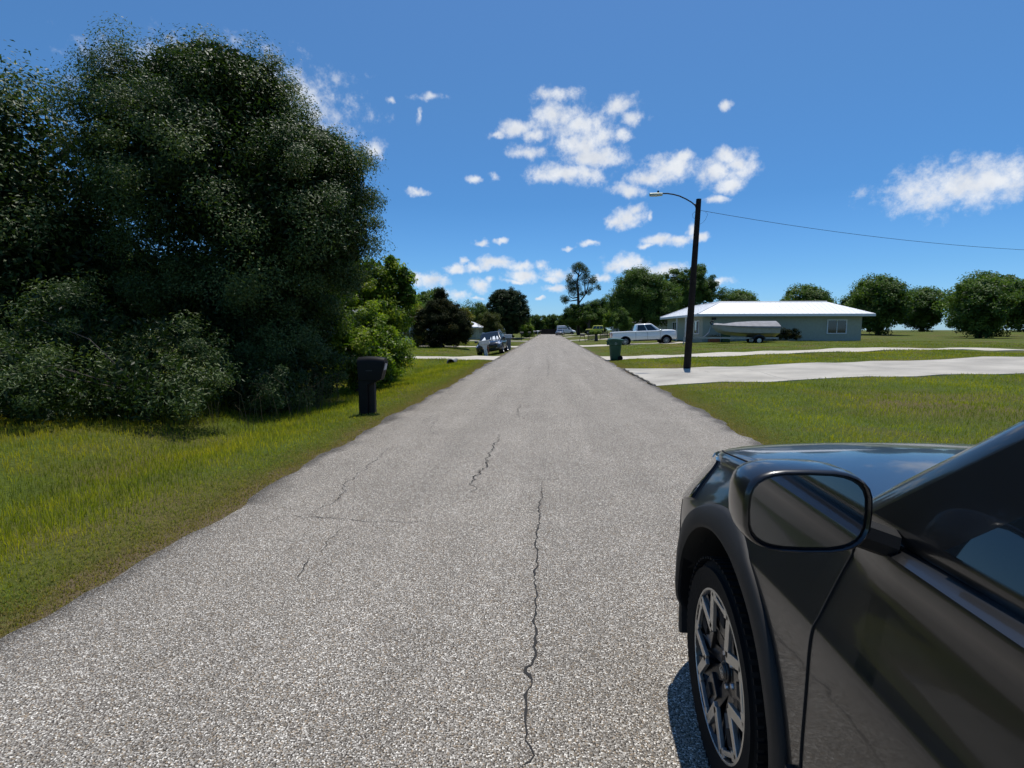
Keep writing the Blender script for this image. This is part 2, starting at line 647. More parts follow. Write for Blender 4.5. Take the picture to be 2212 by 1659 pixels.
def ground_mat():
    m = bpy.data.materials.new('lawn')
    m.use_nodes = True
    t = m.node_tree
    b = t.nodes['Principled BSDF']
    b.inputs['Roughness'].default_value = .95
    b.inputs['Specular IOR Level'].default_value = .15
    ge = t.nodes.new('ShaderNodeNewGeometry')

    def nz(sc, det, rough=.6):
        n = t.nodes.new('ShaderNodeTexNoise')
        n.inputs['Scale'].default_value = sc
        n.inputs['Detail'].default_value = det
        n.inputs['Roughness'].default_value = rough
        t.links.new(ge.outputs['Position'], n.inputs['Vector'])
        return n
    a = nz(.33, 5)
    rp = t.nodes.new('ShaderNodeValToRGB')
    e = rp.color_ramp.elements
    e[0].position, e[0].color = .30, (.150, .118, .055, 1)
    e[1].position, e[1].color = .68, (.125, .155, .022, 1)
    k = e.new(.45)
    k.color = (.115, .118, .030, 1)
    k = e.new(.56)
    k.color = (.090, .122, .020, 1)
    t.links.new(a.outputs[0], rp.inputs[0])
    f = nz(26, 4, .75)
    mul = t.nodes.new('ShaderNodeMixRGB')
    mul.blend_type = 'MULTIPLY'
    mul.inputs[0].default_value = .9
    r2 = t.nodes.new('ShaderNodeValToRGB')
    r2.color_ramp.elements[0].position = .32
    r2.color_ramp.elements[0].color = (.30, .32, .28, 1)
    r2.color_ramp.elements[1].position = .66
    r2.color_ramp.elements[1].color = (1.25, 1.25, 1.1, 1)
    t.links.new(f.outputs[0], r2.inputs[0])
    t.links.new(rp.outputs[0], mul.inputs[1])
    t.links.new(r2.outputs[0], mul.inputs[2])
    # bare sandy shoulder beside the road
    sx = t.nodes.new('ShaderNodeSeparateXYZ')
    t.links.new(ge.outputs['Position'], sx.inputs[0])
    ab = t.nodes.new('ShaderNodeMath')
    ab.operation = 'ABSOLUTE'
    t.links.new(sx.outputs[0], ab.inputs[0])
    n3 = nz(2.2, 4)
    ad = t.nodes.new('ShaderNodeMath')
    ad.operation = 'MULTIPLY_ADD'
    t.links.new(n3.outputs[0], ad.inputs[0])
    ad.inputs[1].default_value = -.7
    t.links.new(ab.outputs[0], ad.inputs[2])
    mr_ = t.nodes.new('ShaderNodeMapRange')
    t.links.new(ad.outputs[0], mr_.inputs[0])
    mr_.inputs['From Min'].default_value = 2.58
    mr_.inputs['From Max'].default_value = 2.78
    mr_.inputs['To Min'].default_value = 1
    mr_.inputs['To Max'].default_value = 0
    so = t.nodes.new('ShaderNodeMixRGB')
    t.links.new(mr_.outputs[0], so.inputs[0])
    t.links.new(mul.outputs[0], so.inputs[1])
    so.inputs[2].default_value = (.145, .110, .068, 1)
    t.links.new(so.outputs[0], b.inputs['Base Color'])
    bp = t.nodes.new('ShaderNodeBump')
    bp.inputs['Strength'].default_value = .9
    bp.inputs['Distance'].default_value = .05
    t.links.new(f.outputs[0], bp.inputs['Height'])
    t.links.new(bp.outputs[0], b.inputs['Normal'])
    MATS['lawn'] = m


ground_mat()
ground = npmesh('ground', np.column_stack([XX.ravel(), YY.ravel(), ZZ]),
                np.column_stack([ii, ii + 1, ii + nxg + 1, ii + nxg]), 'lawn', smooth=True)
tag(ground, kind='structure')


def road_mat():
    m = bpy.data.materials.new('chip_seal')
    m.use_nodes = True
    t = m.node_tree
    b = t.nodes['Principled BSDF']
    b.inputs['Roughness'].default_value = .85
    b.inputs['Specular IOR Level'].default_value = .25
    ge = t.nodes.new('ShaderNodeNewGeometry')

    def link(a, c):
        t.links.new(a, c)
    dn = t.nodes.new('ShaderNodeTexNoise')
    dn.inputs['Scale'].default_value = 60
    dn.inputs['Detail'].default_value = 2
    link(ge.outputs['Position'], dn.inputs['Vector'])
    dm = t.nodes.new('ShaderNodeVectorMath')
    dm.operation = 'MULTIPLY_ADD'
    link(dn.outputs['Color'], dm.inputs[0])
    dm.inputs[1].default_value = (.010, .010, .010)
    link(ge.outputs['Position'], dm.inputs[2])

    def vor(sc, feat='F1'):
        v = t.nodes.new('ShaderNodeTexVoronoi')
        v.feature = feat
        v.voronoi_dimensions = '2D'
        v.inputs['Scale'].default_value = sc
        link(dm.outputs[0], v.inputs['Vector'])
        return v
    v1 = vor(160)
    sep = t.nodes.new('ShaderNodeSeparateColor')
    link(v1.outputs['Color'], sep.inputs[0])
    rp = t.nodes.new('ShaderNodeValToRGB')
    rp.color_ramp.interpolation = 'CONSTANT'
    e = rp.color_ramp.elements
    e[0].position, e[0].color = 0, (.150, .134, .116, 1)
    e[1].position, e[1].color = .94, (.80, .78, .73, 1)
    for p, c in ((.17, (.20, .185, .165, 1)), (.36, (.30, .285, .26, 1)), (.52, (.245, .205, .155, 1)), (.60, (.37, .35, .32, 1)),
                 (.74, (.33, .265, .195, 1)), (.79, (.47, .45, .42, 1)), (.88, (.60, .58, .54, 1))):
        k = e.new(p)
        k.color = c
    link(sep.outputs[0], rp.inputs[0])
    # bitumen between the chips
    gap = t.nodes.new('ShaderNodeMapRange')
    link(v1.outputs['Distance'], gap.inputs[0])
    gap.inputs['From Min'].default_value = .42
    gap.inputs['From Max'].default_value = .68
    mix = t.nodes.new('ShaderNodeMixRGB')
    link(gap.outputs[0], mix.inputs[0])
    link(rp.outputs[0], mix.inputs[1])
    mix.inputs[2].default_value = (.036, .032, .028, 1)
    # wear: streaks along the road and blotches
    mp = t.nodes.new('ShaderNodeMapping')
    mp.inputs['Scale'].default_value = (1.4, .06, 1)
    link(ge.outputs['Position'], mp.inputs[0])
    st = t.nodes.new('ShaderNodeTexNoise')
    st.inputs['Scale'].default_value = 1.6
    st.inputs['Detail'].default_value = 5
    link(mp.outputs[0], st.inputs['Vector'])
    bl = t.nodes.new('ShaderNodeTexNoise')
    bl.inputs['Scale'].default_value = .9
    bl.inputs['Detail'].default_value = 7
    bl.inputs['Roughness'].default_value = .65
    link(ge.outputs['Position'], bl.inputs['Vector'])
    av = t.nodes.new('ShaderNodeMath')
    av.operation = 'ADD'
    link(st.outputs[0], av.inputs[0])
    link(bl.outputs[0], av.inputs[1])
    r2 = t.nodes.new('ShaderNodeMapRange')
    link(av.outputs[0], r2.inputs[0])
    r2.inputs['From Min'].default_value = .7
    r2.inputs['From Max'].default_value = 1.3
    r2.inputs['To Min'].default_value = .86
    r2.inputs['To Max'].default_value = 1.18
    hv = t.nodes.new('ShaderNodeVectorMath')
    hv.operation = 'SCALE'
    link(mix.outputs[0], hv.inputs[0])
    link(r2.outputs[0], hv.inputs['Scale'])
    # worn dark bitumen fringe along both edges
    px_ = t.nodes.new('ShaderNodeSeparateXYZ')
    link(ge.outputs['Position'], px_.inputs[0])
    dx_ = t.nodes.new('ShaderNodeMath')
    dx_.operation = 'SUBTRACT'
    link(px_.outputs[0], dx_.inputs[0])
    dx_.inputs[1].default_value = (ROAD_L + ROAD_R) / 2
    ax_ = t.nodes.new('ShaderNodeMath')
    ax_.operation = 'ABSOLUTE'
    link(dx_.outputs[0], ax_.inputs[0])
    nf = t.nodes.new('ShaderNodeTexNoise')
    nf.inputs['Scale'].default_value = 1.7
    nf.inputs['Detail'].default_value = 6
    link(ge.outputs['Position'], nf.inputs['Vector'])
    fr_ = t.nodes.new('ShaderNodeMath')
    fr_.operation = 'MULTIPLY_ADD'
    link(nf.outputs[0], fr_.inputs[0])
    fr_.inputs[1].default_value = .55
    link(ax_.outputs[0], fr_.inputs[2])
    fm_ = t.nodes.new('ShaderNodeMapRange')
    link(fr_.outputs[0], fm_.inputs[0])
    fm_.inputs['From Min'].default_value = 2.98
    fm_.inputs['From Max'].default_value = 3.16
    fm_.inputs['To Min'].default_value = 1.0
    fm_.inputs['To Max'].default_value = .42
    fs_ = t.nodes.new('ShaderNodeVectorMath')
    fs_.operation = 'SCALE'
    link(hv.outputs[0], fs_.inputs[0])
    link(fm_.outputs[0], fs_.inputs['Scale'])
    hv = fs_
    wm = t.nodes.new('ShaderNodeVectorMath')
    wm.operation = 'MULTIPLY'
    wm.inputs[1].default_value = (1.03, 1.0, .945)
    link(hv.outputs[0], wm.inputs[0])
    link(wm.outputs[0], b.inputs['Base Color'])
    inv = t.nodes.new('ShaderNodeMath')
    inv.operation = 'SUBTRACT'
    inv.inputs[0].default_value = 1
    link(v1.outputs['Distance'], inv.inputs[1])
    hs = t.nodes.new('ShaderNodeMath')
    hs.operation = 'MULTIPLY_ADD'
    link(sep.outputs[1], hs.inputs[0])
    hs.inputs[1].default_value = .5
    link(inv.outputs[0], hs.inputs[2])
    bp = t.nodes.new('ShaderNodeBump')
    bp.inputs['Strength'].default_value = .6
    bp.inputs['Distance'].default_value = .006
    link(hs.outputs[0], bp.inputs['Height'])
    link(bp.outputs[0], b.inputs['Normal'])
    MATS['chip_seal'] = m


road_mat()
# road sheet with crumbling edges
ry = np.concatenate([np.arange(-30, 60, .14), np.arange(60, 168, 1.0)])
nr = len(ry)


def edge_noise(y, s):
    return .045 * np.sin(y * 1.7 + s) + .035 * np.sin(y * 4.3 + 2 * s) + .05 * np.sin(y * .41 + s) + rng.normal(0, .016, len(y))


el_, er_ = ROAD_L + edge_noise(ry, 1.), ROAD_R + edge_noise(ry, 3.)
cols = []
for k, (tx, dz) in enumerate(((-.02, -.03), (0, 0.008), (.12, .018), (.5, .03), (.88, .018), (1, .008), (1.02, -.03))):
    x = el_ + (er_ - el_) * min(max(tx, 0), 1) + (-.03 if tx < 0 else .03 if tx > 1 else 0)
    cols.append(np.column_stack([x, ry, np.full(nr, dz)]))
rv = np.stack(cols, axis=1).reshape(-1, 3)
kc = 7
ri = (np.arange(nr - 1)[:, None] * kc + np.arange(kc - 1)[None, :]).ravel()
road = npmesh('road', rv, np.column_stack([ri, ri + 1, ri + kc + 1, ri + kc]), 'chip_seal', smooth=True)
tag(road, kind='structure')


def road_z(x):
    t = (x - ROAD_L) / (ROAD_R - ROAD_L)
    return float(np.interp(t, [0, .12, .5, .88, 1], [.008, .018, .03, .018, .008]))


def crack(pix, w0, w1, jag=.013, seed=0):
    """a jagged thin fissure through photo points on the road"""
    rr = random.Random(seed)
    pts = [G(u, v, .02) for u, v in pix]
    path = []
    for a, b in zip(pts[:-1], pts[1:]):
        n = max(2, int((b - a).length / .035))
        for i in range(n):
            path.append(a.lerp(b, i / n))
    path.append(pts[-1])
    mb = MB()
    vs, fs = [], []
    m = len(path)
    off = 0
    for i, p in enumerate(path):
        t = (path[min(i + 1, m - 1)] - path[max(i - 1, 0)]).normalized()
        s = Vector((t.y, -t.x, 0))
        off = off * .55 + rr.uniform(-jag, jag)
        f = i / (m - 1)
        w = (w0 + (w1 - w0) * f) * rr.uniform(.35, 1.35) * min(1, 6 * f + .15, 6 * (1 - f) + .15)
        c = p + s * off
        for q in (c - s * w / 2, c + s * w / 2):
            vs.append((q.x, q.y, road_z(q.x) + .003))
    for i in range(m - 1):
        fs.append((2 * i, 2 * i + 1, 2 * i + 3, 2 * i + 2))
    mb.add(vs, fs)
    return mb.build('crack', 'crack_dark', road)


zz = lambda l: [((1100 + a * .3593) / 1.1126, (1250 + b * .3593) / 1.1126) for a, b in l]
crack([(1172, 1040), (1168, 1080), (1165, 1122)] + zz([(545, 0), (535, 100), (530, 270), (510, 410), (515, 520), (500, 690), (510, 830), (515, 920),
      (475, 975), (445, 1030), (500, 1080), (470, 1190), (480, 1300), (445, 1490), (490, 1590), (440, 1659), (430, 1900)]), .010, .0135, seed=1)
crack([(1083, 938), (1072, 958), (1060, 985), (1036, 1018), (1021, 1044), (1019, 1066)], .010, .022, .03, 2)
crack([(850, 960), (835, 975), (810, 998), (780, 1020), (748, 1042), (740, 1068), (718, 1086), (690, 1098), (664, 1116)], .007, .009, .03, 3)
crack([(620, 1113), (664, 1117), (730, 1119), (800, 1127), (872, 1129), (985, 1130)], .008, .004, .012, 4)
crack([(740, 1142), (722, 1160), (705, 1172), (695, 1198)], .005, .006, .015, 5)
crack([(672, 1205), (656, 1220), (650, 1238), (640, 1250)], .008, .006, .012, 6)
crack([(942, 905), (930, 925), (936, 935), (946, 942)], .010, .008, .03, 7)
crack([(1123, 874), (1117, 888), (1118, 905)], .013, .008, .03, 8)
crack([(1128, 1037), (1172, 1040), (1260, 1033), (1390, 1027), (1440, 1030)], .005, .004, .01, 9)
crack([(1420, 1292), (1450, 1296), (1476, 1294)], .005, .004, .006, 10)
crack([(1186, 820), (1184, 790), (1183, 770)], .014, .012, .05, 12)
crack([(870, 930), (910, 915), (940, 895)], .006, .006, .04, 13)


# ------------------------------------------------------------------ driveways of concrete slabs
def driveway(y0, y1, x0, x1, flare=.6, mat='concrete', slab=3.0, lift=.012):
    root = bpy.data.objects.new('driveway', None)
    COL.objects.link(root)
    root['kind'] = 'structure'
    sgn = 1 if x1 > x0 else -1
    n = max(1, int(round(abs(x1 - x0) / slab)))
    for i in range(n):
        a = x0 + (x1 - x0) * i / n + (sgn * .012 if i else 0)
        b = x0 + (x1 - x0) * (i + 1) / n
        vs, fs = [], []
        nx_, ny_ = 6, 5
        for p in range(nx_ + 1):
            x = a + (b - a) * p / nx_
            fl = flare * max(0, 1 - abs(x - x0) / 1.5) ** 2
            for q in range(ny_ + 1):
                y = (y0 - fl) + (y1 - y0 + 2 * fl) * q / ny_
                vs.append((x, y, max(gzf(x, y, True), 0.0 if abs(x) < 4 else -9) + lift))
        for p in range(nx_):
            for q in range(ny_):
                k = p * (ny_ + 1) + q
                fs.append((k, k + 1, k + ny_ + 2, k + ny_ + 1))
        top = len(vs)
        rim = [p * (ny_ + 1) for p in range(nx_ + 1)] + [nx_ * (ny_ + 1) + q for q in range(1, ny_ + 1)] + \
              [p * (ny_ + 1) + ny_ for p in range(nx_ - 1, -1, -1)] + [q for q in range(ny_ - 1, 0, -1)]
        for k in rim:
            vs.append((vs[k][0], vs[k][1], vs[k][2] - .10))
        for j in range(len(rim)):
            j2 = (j + 1) % len(rim)
            fs.append((rim[j], rim[j2], top + j2, top + j))
        MB().add(vs, fs).build('slab', mat, root, smooth=True)
    return root


drive1 = driveway(15.7, 21.3, 2.99, 27, .55, 'concrete_grey', 4.0)
# dirt-filled joint where the drive meets the asphalt
jm = MB()
jv, jf = [], []
jr = random.Random(3)
for i in range(61):
    y = 15.1 + i * .113
    w_ = .05 + jr.uniform(-.02, .035)
    xj = 2.985 + .03 * math.sin(i * .7) + jr.uniform(-.012, .012)
    jv += [(xj - w_ / 2, y, .0345), (xj + w_ / 2, y, .0345)]
    if i:
        k = 2 * i
        jf.append((k - 2, k - 1, k + 1, k))
jm.add(jv, jf).build('joint', pm('joint_dirt', (.05, .042, .03), .95), road)


def slab_crack(pix, w, seed):
    rr = random.Random(seed)
    pts = [G(u, v, .1) for u, v in pix]
    vs, fs = [], []
    for a, b in zip(pts[:-1], pts[1:]):
        for i in range(12):
            p = a.lerp(b, i / 12)
            o_ = rr.uniform(-.03, .03)
            ww = w * rr.uniform(.5, 1.4)
            vs += [(p.x + o_, p.y - ww / 2, gzf(p.x, p.y, True) + .0165), (p.x + o_, p.y + ww / 2, gzf(p.x, p.y, True) + .0165)]
    for i in range(len(vs) // 2 - 1):
        fs.append((2 * i, 2 * i + 1, 2 * i + 3, 2 * i + 2))
    return MB().add(vs, fs).build('crack', 'joint_dirt', drive1)


slab_crack([(1505, 797), (1530, 803), (1545, 807), (1585, 816)], .045, 1)
slab_crack([(1400, 812), (1440, 809), (1500, 806), (1530, 803)], .02, 2)
driveway(28.0, 31.0, 2.99, 24, .5)
driveway(49.3, 53.0, 2.99, 12.9, .5)
driveway(75.5, 78.8, 2.99, 12, .5)
driveway(104, 108, 2.99, 14, .5)
driveway(137, 142, 2.99, 10, .5)
driveway(28.0, 31.0, -2.86, -17, .5)
driveway(47.0, 50.0, -2.86, -12, .5)
driveway(70, 73, -2.86, -11, .4)
driveway(97, 100, -2.86, -9, .4)


# ------------------------------------------------------------------ grass blades
def blades(name, label, x, y, h, w, tint, parent=None, lean=.5, zoff=0.):
    n = len(x)
    z = gz(x, y) - .01 + zoff
    a = rng.uniform(0, 2 * math.pi, n)
    d = np.column_stack([np.cos(a), np.sin(a), np.zeros(n)])
    ln = rng.uniform(.1, lean, n)
    la = rng.uniform(0, 2 * math.pi, n)
    ld = np.column_stack([np.cos(la), np.sin(la), np.zeros(n)])
    b = np.column_stack([x, y, z])
    v = np.empty((n, 5, 3))
    hh, ww = h[:, None], w[:, None]
    up = np.array([[0, 0, 1.]])
    v[:, 0] = b - d * ww * .5
    v[:, 1] = b + d * ww * .5
    mid = b + up * hh * .6 + ld * (ln * h)[:, None] * .3
    v[:, 2] = mid + d * ww * .35
    v[:, 3] = mid - d * ww * .35
    v[:, 4] = b + up * hh * (1 - .35 * ln[:, None]) + ld * (ln * h)[:, None]
    i = np.arange(n)[:, None] * 5
    f = np.concatenate([np.hstack([i, i + 1, i + 2]), np.hstack([i, i + 2, i + 3]), np.hstack([i + 3, i + 2, i + 4])])
    o = npmesh(name, v.reshape(-1, 3), f, 'grass', parent, np.repeat(tint, 5))
    return tag(o, label, 'grass', kind='stuff')


def off_drives(x, y, drives, m=.05):
    k = np.ones(len(x), bool)
    for a, b in drives:
        fl = .5 * np.maximum(0, 1 - (np.abs(x) - 2.9) / 1.5) ** 2
        k &= ~((y > a - m - fl) & (y < b + m + fl))
    return k


def grass_patch(name, label, n, x0, x1, y0, y1, drives, hmax, bias):
    y = y0 + (y1 - y0) * rng.random(n) ** 1.7
    x = x0 + (x1 - x0) * rng.random(n) ** 1.15
    vis = np.abs(np.arctan2(x, y) + .069) < .83
    k = off_drives(x, y, drives) & vis
    x, y = x[k], y[k]
    ed = np.abs(x) - 2.9
    p3 = np.column_stack([x, y, np.zeros(len(x))])
    patch = vnoise(p3, .8) * .5 + vnoise(p3 + 7, 2.6) * .45 + rng.random(len(x)) * .3 - .05
    tint = np.clip(patch * .85 + bias + .22 * sstep(.2, 1.3, ed) - .40 * (1 - sstep(0, .7, ed)), 0, 1)
    keep = rng.random(len(x)) < .35 + .65 * sstep(-.05, .45, ed + .35 * (vnoise(p3, 3.) - .5))
    h = (.025 + hmax * sstep(.2, 1.6, ed)) * rng.uniform(.5, 1.25, len(x)) * (.75 + .5 * vnoise(p3 + 3, 1.3))
    w = np.clip(.0045 + y * .0004, .006, .03)
    return blades(name, label, x[keep], y[keep], h[keep], w[keep], tint[keep])


grass_patch('grass', 'long yellow-green verge grass left of the road, around the black mailbox', 170000, -2.88, -13, 1.8, 28, LEFT_DRIVES, .085, .19)


def edge_fringe(label, sg, y0, y1, n, drives):
    y = y0 + (y1 - y0) * rng.random(n) ** 1.5
    ed = np.abs(rng.normal(0, .34, n)) - .04
    e0 = np.interp(y, ry, -el_ if sg < 0 else er_)
    x = sg * (e0 + ed)
    k = off_drives(x, y, drives) & (np.abs(np.arctan2(x, y) + .069) < .83)
    x, y, ed = x[k], y[k], ed[k]
    p3 = np.column_stack([x, y, np.zeros(len(x))])
    tint = np.clip(rng.random(len(x)) * .42 + .35 * sstep(.1, .7, ed) * vnoise(p3, 2.), 0, 1)
    h = rng.uniform(.012, .05, len(x)) * (.7 + ed)
    blades('grass', label, x, y, h, np.clip(.005 + y * .0004, .006, .03), tint, lean=1.4)


edge_fringe('dry brown grass fringe along the left road edge', -1, 2.2, 27, 60000, LEFT_DRIVES)
edge_fringe('dry brown grass fringe along the right road edge', 1, 6, 28, 40000, RIGHT_DRIVES)
grass_patch('grass', 'short mown lawn grass right of the road, around the utility pole', 150000, 2.98, 20, 4.5, 29, RIGHT_DRIVES, .048, .10)
grass_patch('grass', 'mown grass before the white pickup truck and sage house', 42000, 3.0, 34, 30, 58, RIGHT_DRIVES, .045, -.04)
grass_patch('grass', 'patchy grass round the parked blue car and vine-covered bush', 42000, -2.9, -22, 30, 62, LEFT_DRIVES, .06, -.04)
# ------------------------------------------------------------------ trees
def crown_points(ells, n, clump=.45, nclump=60, shell=.55):
    """leaf positions in clumps spread through a set of ellipsoids (cx,cy,cz,rx,ry,rz); also outward normals"""
    vol = np.array([(e[3] * e[4] * e[5]) ** .67 for e in ells])
    vol /= vol.sum()
    P, Nn, T = [], [], []
    for e, w in zip(ells, vol):
        c, r = np.array(e[:3]), np.array(e[3:6])
        nc = max(4, int(nclump * w))
        d = unit(rng.normal(0, 1, (nc, 3)))
        rad = shell + (1 - shell) * rng.random(nc) ** .6
        cc_ = c + d * rad[:, None] * r * rng.uniform(.9, 1.06, (nc, 1))
        size = clump * rng.uniform(.6, 1.4, nc)
        bright = rng.uniform(0, .35, nc)
        m = int(n * w)
        k = rng.integers(0, nc, m)
        off = rng.normal(0, 1, (m, 3))
        off = unit(off) * (rng.random(m) ** .45)[:, None]
        p = cc_[k] + off * size[k][:, None] * np.array([1, 1, .75]) * (1 + .13 * np.abs(rng.normal(0, 1, (m, 1)))) + rng.normal(0, .07, (m, 3)) * size[k][:, None]
        P.append(p)
        o = unit((p - c) / r)
        Nn.append(o * .7 + off * .5 + np.array([0, 0, .55]))
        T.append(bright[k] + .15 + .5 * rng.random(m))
    return np.concatenate(P), np.concatenate(Nn), np.clip(np.concatenate(T), 0, 1)


def tree(name, label, base, ells, n, leaf, mat, trunk_h, trunk_r, bark='bark', clump=.45, nclump=60, shell=.55, aspect=.45,
         group=None, cat='tree', jitter=.8, inner=.15, limbs=7, lean=(0, 0), droop=0.):
    """ells relative to the base"""
    root = thing(name, label, cat, base, 0, group)
    mb = MB()
    top = Vector((lean[0], lean[1], trunk_h))
    path = [Vector((0, 0, -.15))] + [Vector((top.x * t + random.uniform(-.05, .05) * trunk_h * .2, top.y * t, trunk_h * t)) for t in (.2, .45, .7, 1)]
    mb.tube(path, [trunk_r * k for k in (1.35, 1.05, .9, .75, .5)], 9)
    for i in range(limbs):
        e = ells[i % len(ells)]
        th = random.uniform(0, 2 * math.pi)
        tip = Vector((e[0] + e[3] * .6 * math.cos(th), e[1] + e[4] * .6 * math.sin(th), e[2] + e[5] * random.uniform(-.1, .6)))
        s = path[2].lerp(path[4], random.uniform(.1, 1))
        mid = s.lerp(tip, .5) + Vector((0, 0, .12 * (tip - s).length))
        mb.tube([s, mid, tip], [trunk_r * .5, trunk_r * .32, trunk_r * .1], 6)
    mb.build('trunk', bark, root, smooth=True)
    P, Nn, T = crown_points(ells, n, clump, nclump, shell)
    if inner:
        # sparse large leaves deep inside the crown, tinted darker for its shade
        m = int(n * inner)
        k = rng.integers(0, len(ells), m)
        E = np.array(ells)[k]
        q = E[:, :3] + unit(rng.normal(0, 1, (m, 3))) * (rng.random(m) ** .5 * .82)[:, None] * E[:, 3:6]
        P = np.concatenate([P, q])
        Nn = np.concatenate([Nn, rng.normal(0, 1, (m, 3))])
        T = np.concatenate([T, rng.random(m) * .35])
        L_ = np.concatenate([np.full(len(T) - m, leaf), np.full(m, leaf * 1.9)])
    else:
        L_ = np.full(len(T), leaf)
    zmin = .03
    P[:, 2] = np.where(P[:, 2] < zmin, zmin + rng.random(len(P)) * .15, P[:, 2])
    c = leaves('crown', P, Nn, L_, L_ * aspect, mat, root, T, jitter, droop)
    c['kind'] = 'stuff'
    return root


def base(x, y):
    return (x, y, gzf(x, y))


# big willow-leaved tree and undergrowth by the left verge
b0 = base(-7.9, 13.3)
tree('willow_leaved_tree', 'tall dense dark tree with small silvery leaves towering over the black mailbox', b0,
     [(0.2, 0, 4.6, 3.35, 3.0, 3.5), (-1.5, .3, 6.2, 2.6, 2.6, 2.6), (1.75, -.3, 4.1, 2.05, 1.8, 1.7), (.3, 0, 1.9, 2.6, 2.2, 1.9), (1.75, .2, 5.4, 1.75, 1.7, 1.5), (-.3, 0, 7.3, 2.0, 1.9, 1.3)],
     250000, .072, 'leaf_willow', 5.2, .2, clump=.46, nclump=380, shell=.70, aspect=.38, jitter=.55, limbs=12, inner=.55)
tree('willow_leaved_tree', 'broad dark silvery-leaved tree behind the tallest one, further from the road', base(-14.2, 13.0),
     [(0, 0, 4.4, 3.6, 3.2, 3.6), (1.5, 0, 2.4, 3.2, 2.6, 2.4), (-2, .4, 3, 2.8, 2.6, 2.6)],
     60000, .12, 'leaf_willow', 5, .22, clump=.7, nclump=150, shell=.6, aspect=.42, jitter=.6, limbs=8, inner=.6)
tree('leafy_young_tree', 'loose light green young tree beside the tall dark tree', base(-6.35, 18.8),
     [(0, 0, 2.5, 1.35, 1.3, 1.5), (-.6, 0, 3.4, 1.0, 1.0, .9), (.75, 0, 2.2, .75, .8, 1.2), (-.4, 0, 1.2, 1.5, 1.4, 1.2), (.7, .1, 3.1, .6, .6, .8), (1.2, .1, 3.5, .30, .35, .6), (.75, .1, 3.95, .26, .3, .5), (.1, 0, 3.7, .5, .5, .7), (-.7, 0, 4.2, .45, .45, .6), (1.35, 0, 2.9, .3, .4, .5)],
     34000, .115, 'leaf_sunny', 3.2, .07, clump=.24, nclump=230, shell=.5, aspect=.42, jitter=.9, limbs=10, inner=.12)
tree('bright_shrub', 'sunny yellow-green shrub just behind the black mailbox', base(-5.55, 15.0),
     [(0, 0, 1.05, .95, .9, .95), (-.75, 0, 1.7, .8, .8, .9), (.5, .3, .7, .7, .7, .6)],
     17000, .09, 'leaf_sunny', 1.0, .045, clump=.22, nclump=110, shell=.45, aspect=.45, cat='shrub', inner=.2)
tree('bright_shrub', 'taller yellow-tinged shrub between the dark tree and the young tree', base(-5.25, 16.0),
     [(-.2, -.2, 1.75, .75, .6, .85), (.25, 0, 1.0, .8, .6, .9), (-.5, .1, 1.0, .7, .6, .9)],
     15000, .085, 'leaf_sunny', 1.6, .04, clump=.22, nclump=80, shell=.45, aspect=.45, cat='shrub', inner=.2)
tree('low_thicket', 'dark scrubby thicket at the foot of the tall dark tree', base(-6.3, 11.9),
     [(0, 0, .8, 1.25, 1.1, .95), (.55, .9, .75, .9, .9, .85), (-.6, .6, 1.5, 1.3, 1.2, 1.2), (.1, -1.1, .6, 1.1, .8, .7)],
     36000, .065, 'leaf_willow', .6, .03, clump=.25, nclump=140, shell=.4, aspect=.3, cat='shrub', inner=.2)
# dry arching stems
tree('low_thicket', 'long low thicket nearest the open verge, left of the dark thicket', base(-7.2, 9.0),
     [(0, 0, .6, 1.5, .9, .75), (-1.7, -.9, .65, 1.5, 1.0, .8), (-.5, 1.0, 1.0, 1.4, .9, 1.1), (-3.4, -.4, .9, 1.7, 1.2, 1.1), (-2.2, .8, 1.4, 1.5, 1.2, 1.3)],
     40000, .075, 'leaf_willow', .6, .03, clump=.28, nclump=160, shell=.4, aspect=.3, cat='shrub', inner=.25)
root = thing('weed_clump', 'dry arching weed stems at the edge of the dark thicket', 'weeds', base(-6.6, 9.9))
mb = MB()
for i in range(120):
    x, y = random.gauss(.95, .45), random.gauss(1.3, 1.1)
    z0 = gzf(-6.6 + x, 9.9 + y) - gzf(-6.6, 9.9)
    h = random.uniform(.5, 1.25)
    a = random.uniform(0, 6.28)
    dx, dy = math.cos(a) * h * random.uniform(.2, .7), math.sin(a) * h * .4
    mb.tube([(x, y, z0 - .02), (x + dx * .3, y + dy * .3, z0 + h * .7), (x + dx, y + dy, z0 + h * random.uniform(.7, 1))], [.004, .003, .0015], 3, False)
o = mb.build('stems', 'bark', root)
o.data.materials[0] = pm('dry_stem', (.085, .068, .042), .9, spec=.1)
o['kind'] = 'stuff'

# vine-covered bush by the left driveways
bb = base(-9.2, 45.2)
tree('vine_covered_bush', 'dark conical bush smothered in brown vines behind the concrete drive', bb,
     [(0, 0, 1.5, 2.25, 2.0, 1.6), (-.1, 0, 3.0, 1.35, 1.3, 1.3), (0, 0, 4.25, .5, .5, .75), (-1.25, 0, 2.5, 1.05, 1.1, 1.0), (1.35, 0, 2.3, 1.05, 1.1, 1.1), (.85, 0, 3.0, .8, .9, .8), (2.0, 0, 1.5, .75, .9, 1.1)],
     60000, .12, 'leaf_dark', 2.6, .14, clump=.34, nclump=240, shell=.72, aspect=.4, cat='bush', inner=.35, droop=.8)
tree('golden_shrub', 'yellowish shrub peeping out left of the vine-covered bush', base(-11.6, 46.5),
     [(0, 0, 2.3, .9, .8, 1.3), (-.5, 0, 3.0, .7, .7, .7), (0, 0, .9, .8, .7, .9)], 8000, .12, 'leaf_yellow', 1.8, .06, clump=.3, nclump=60, cat='shrub', inner=.1)
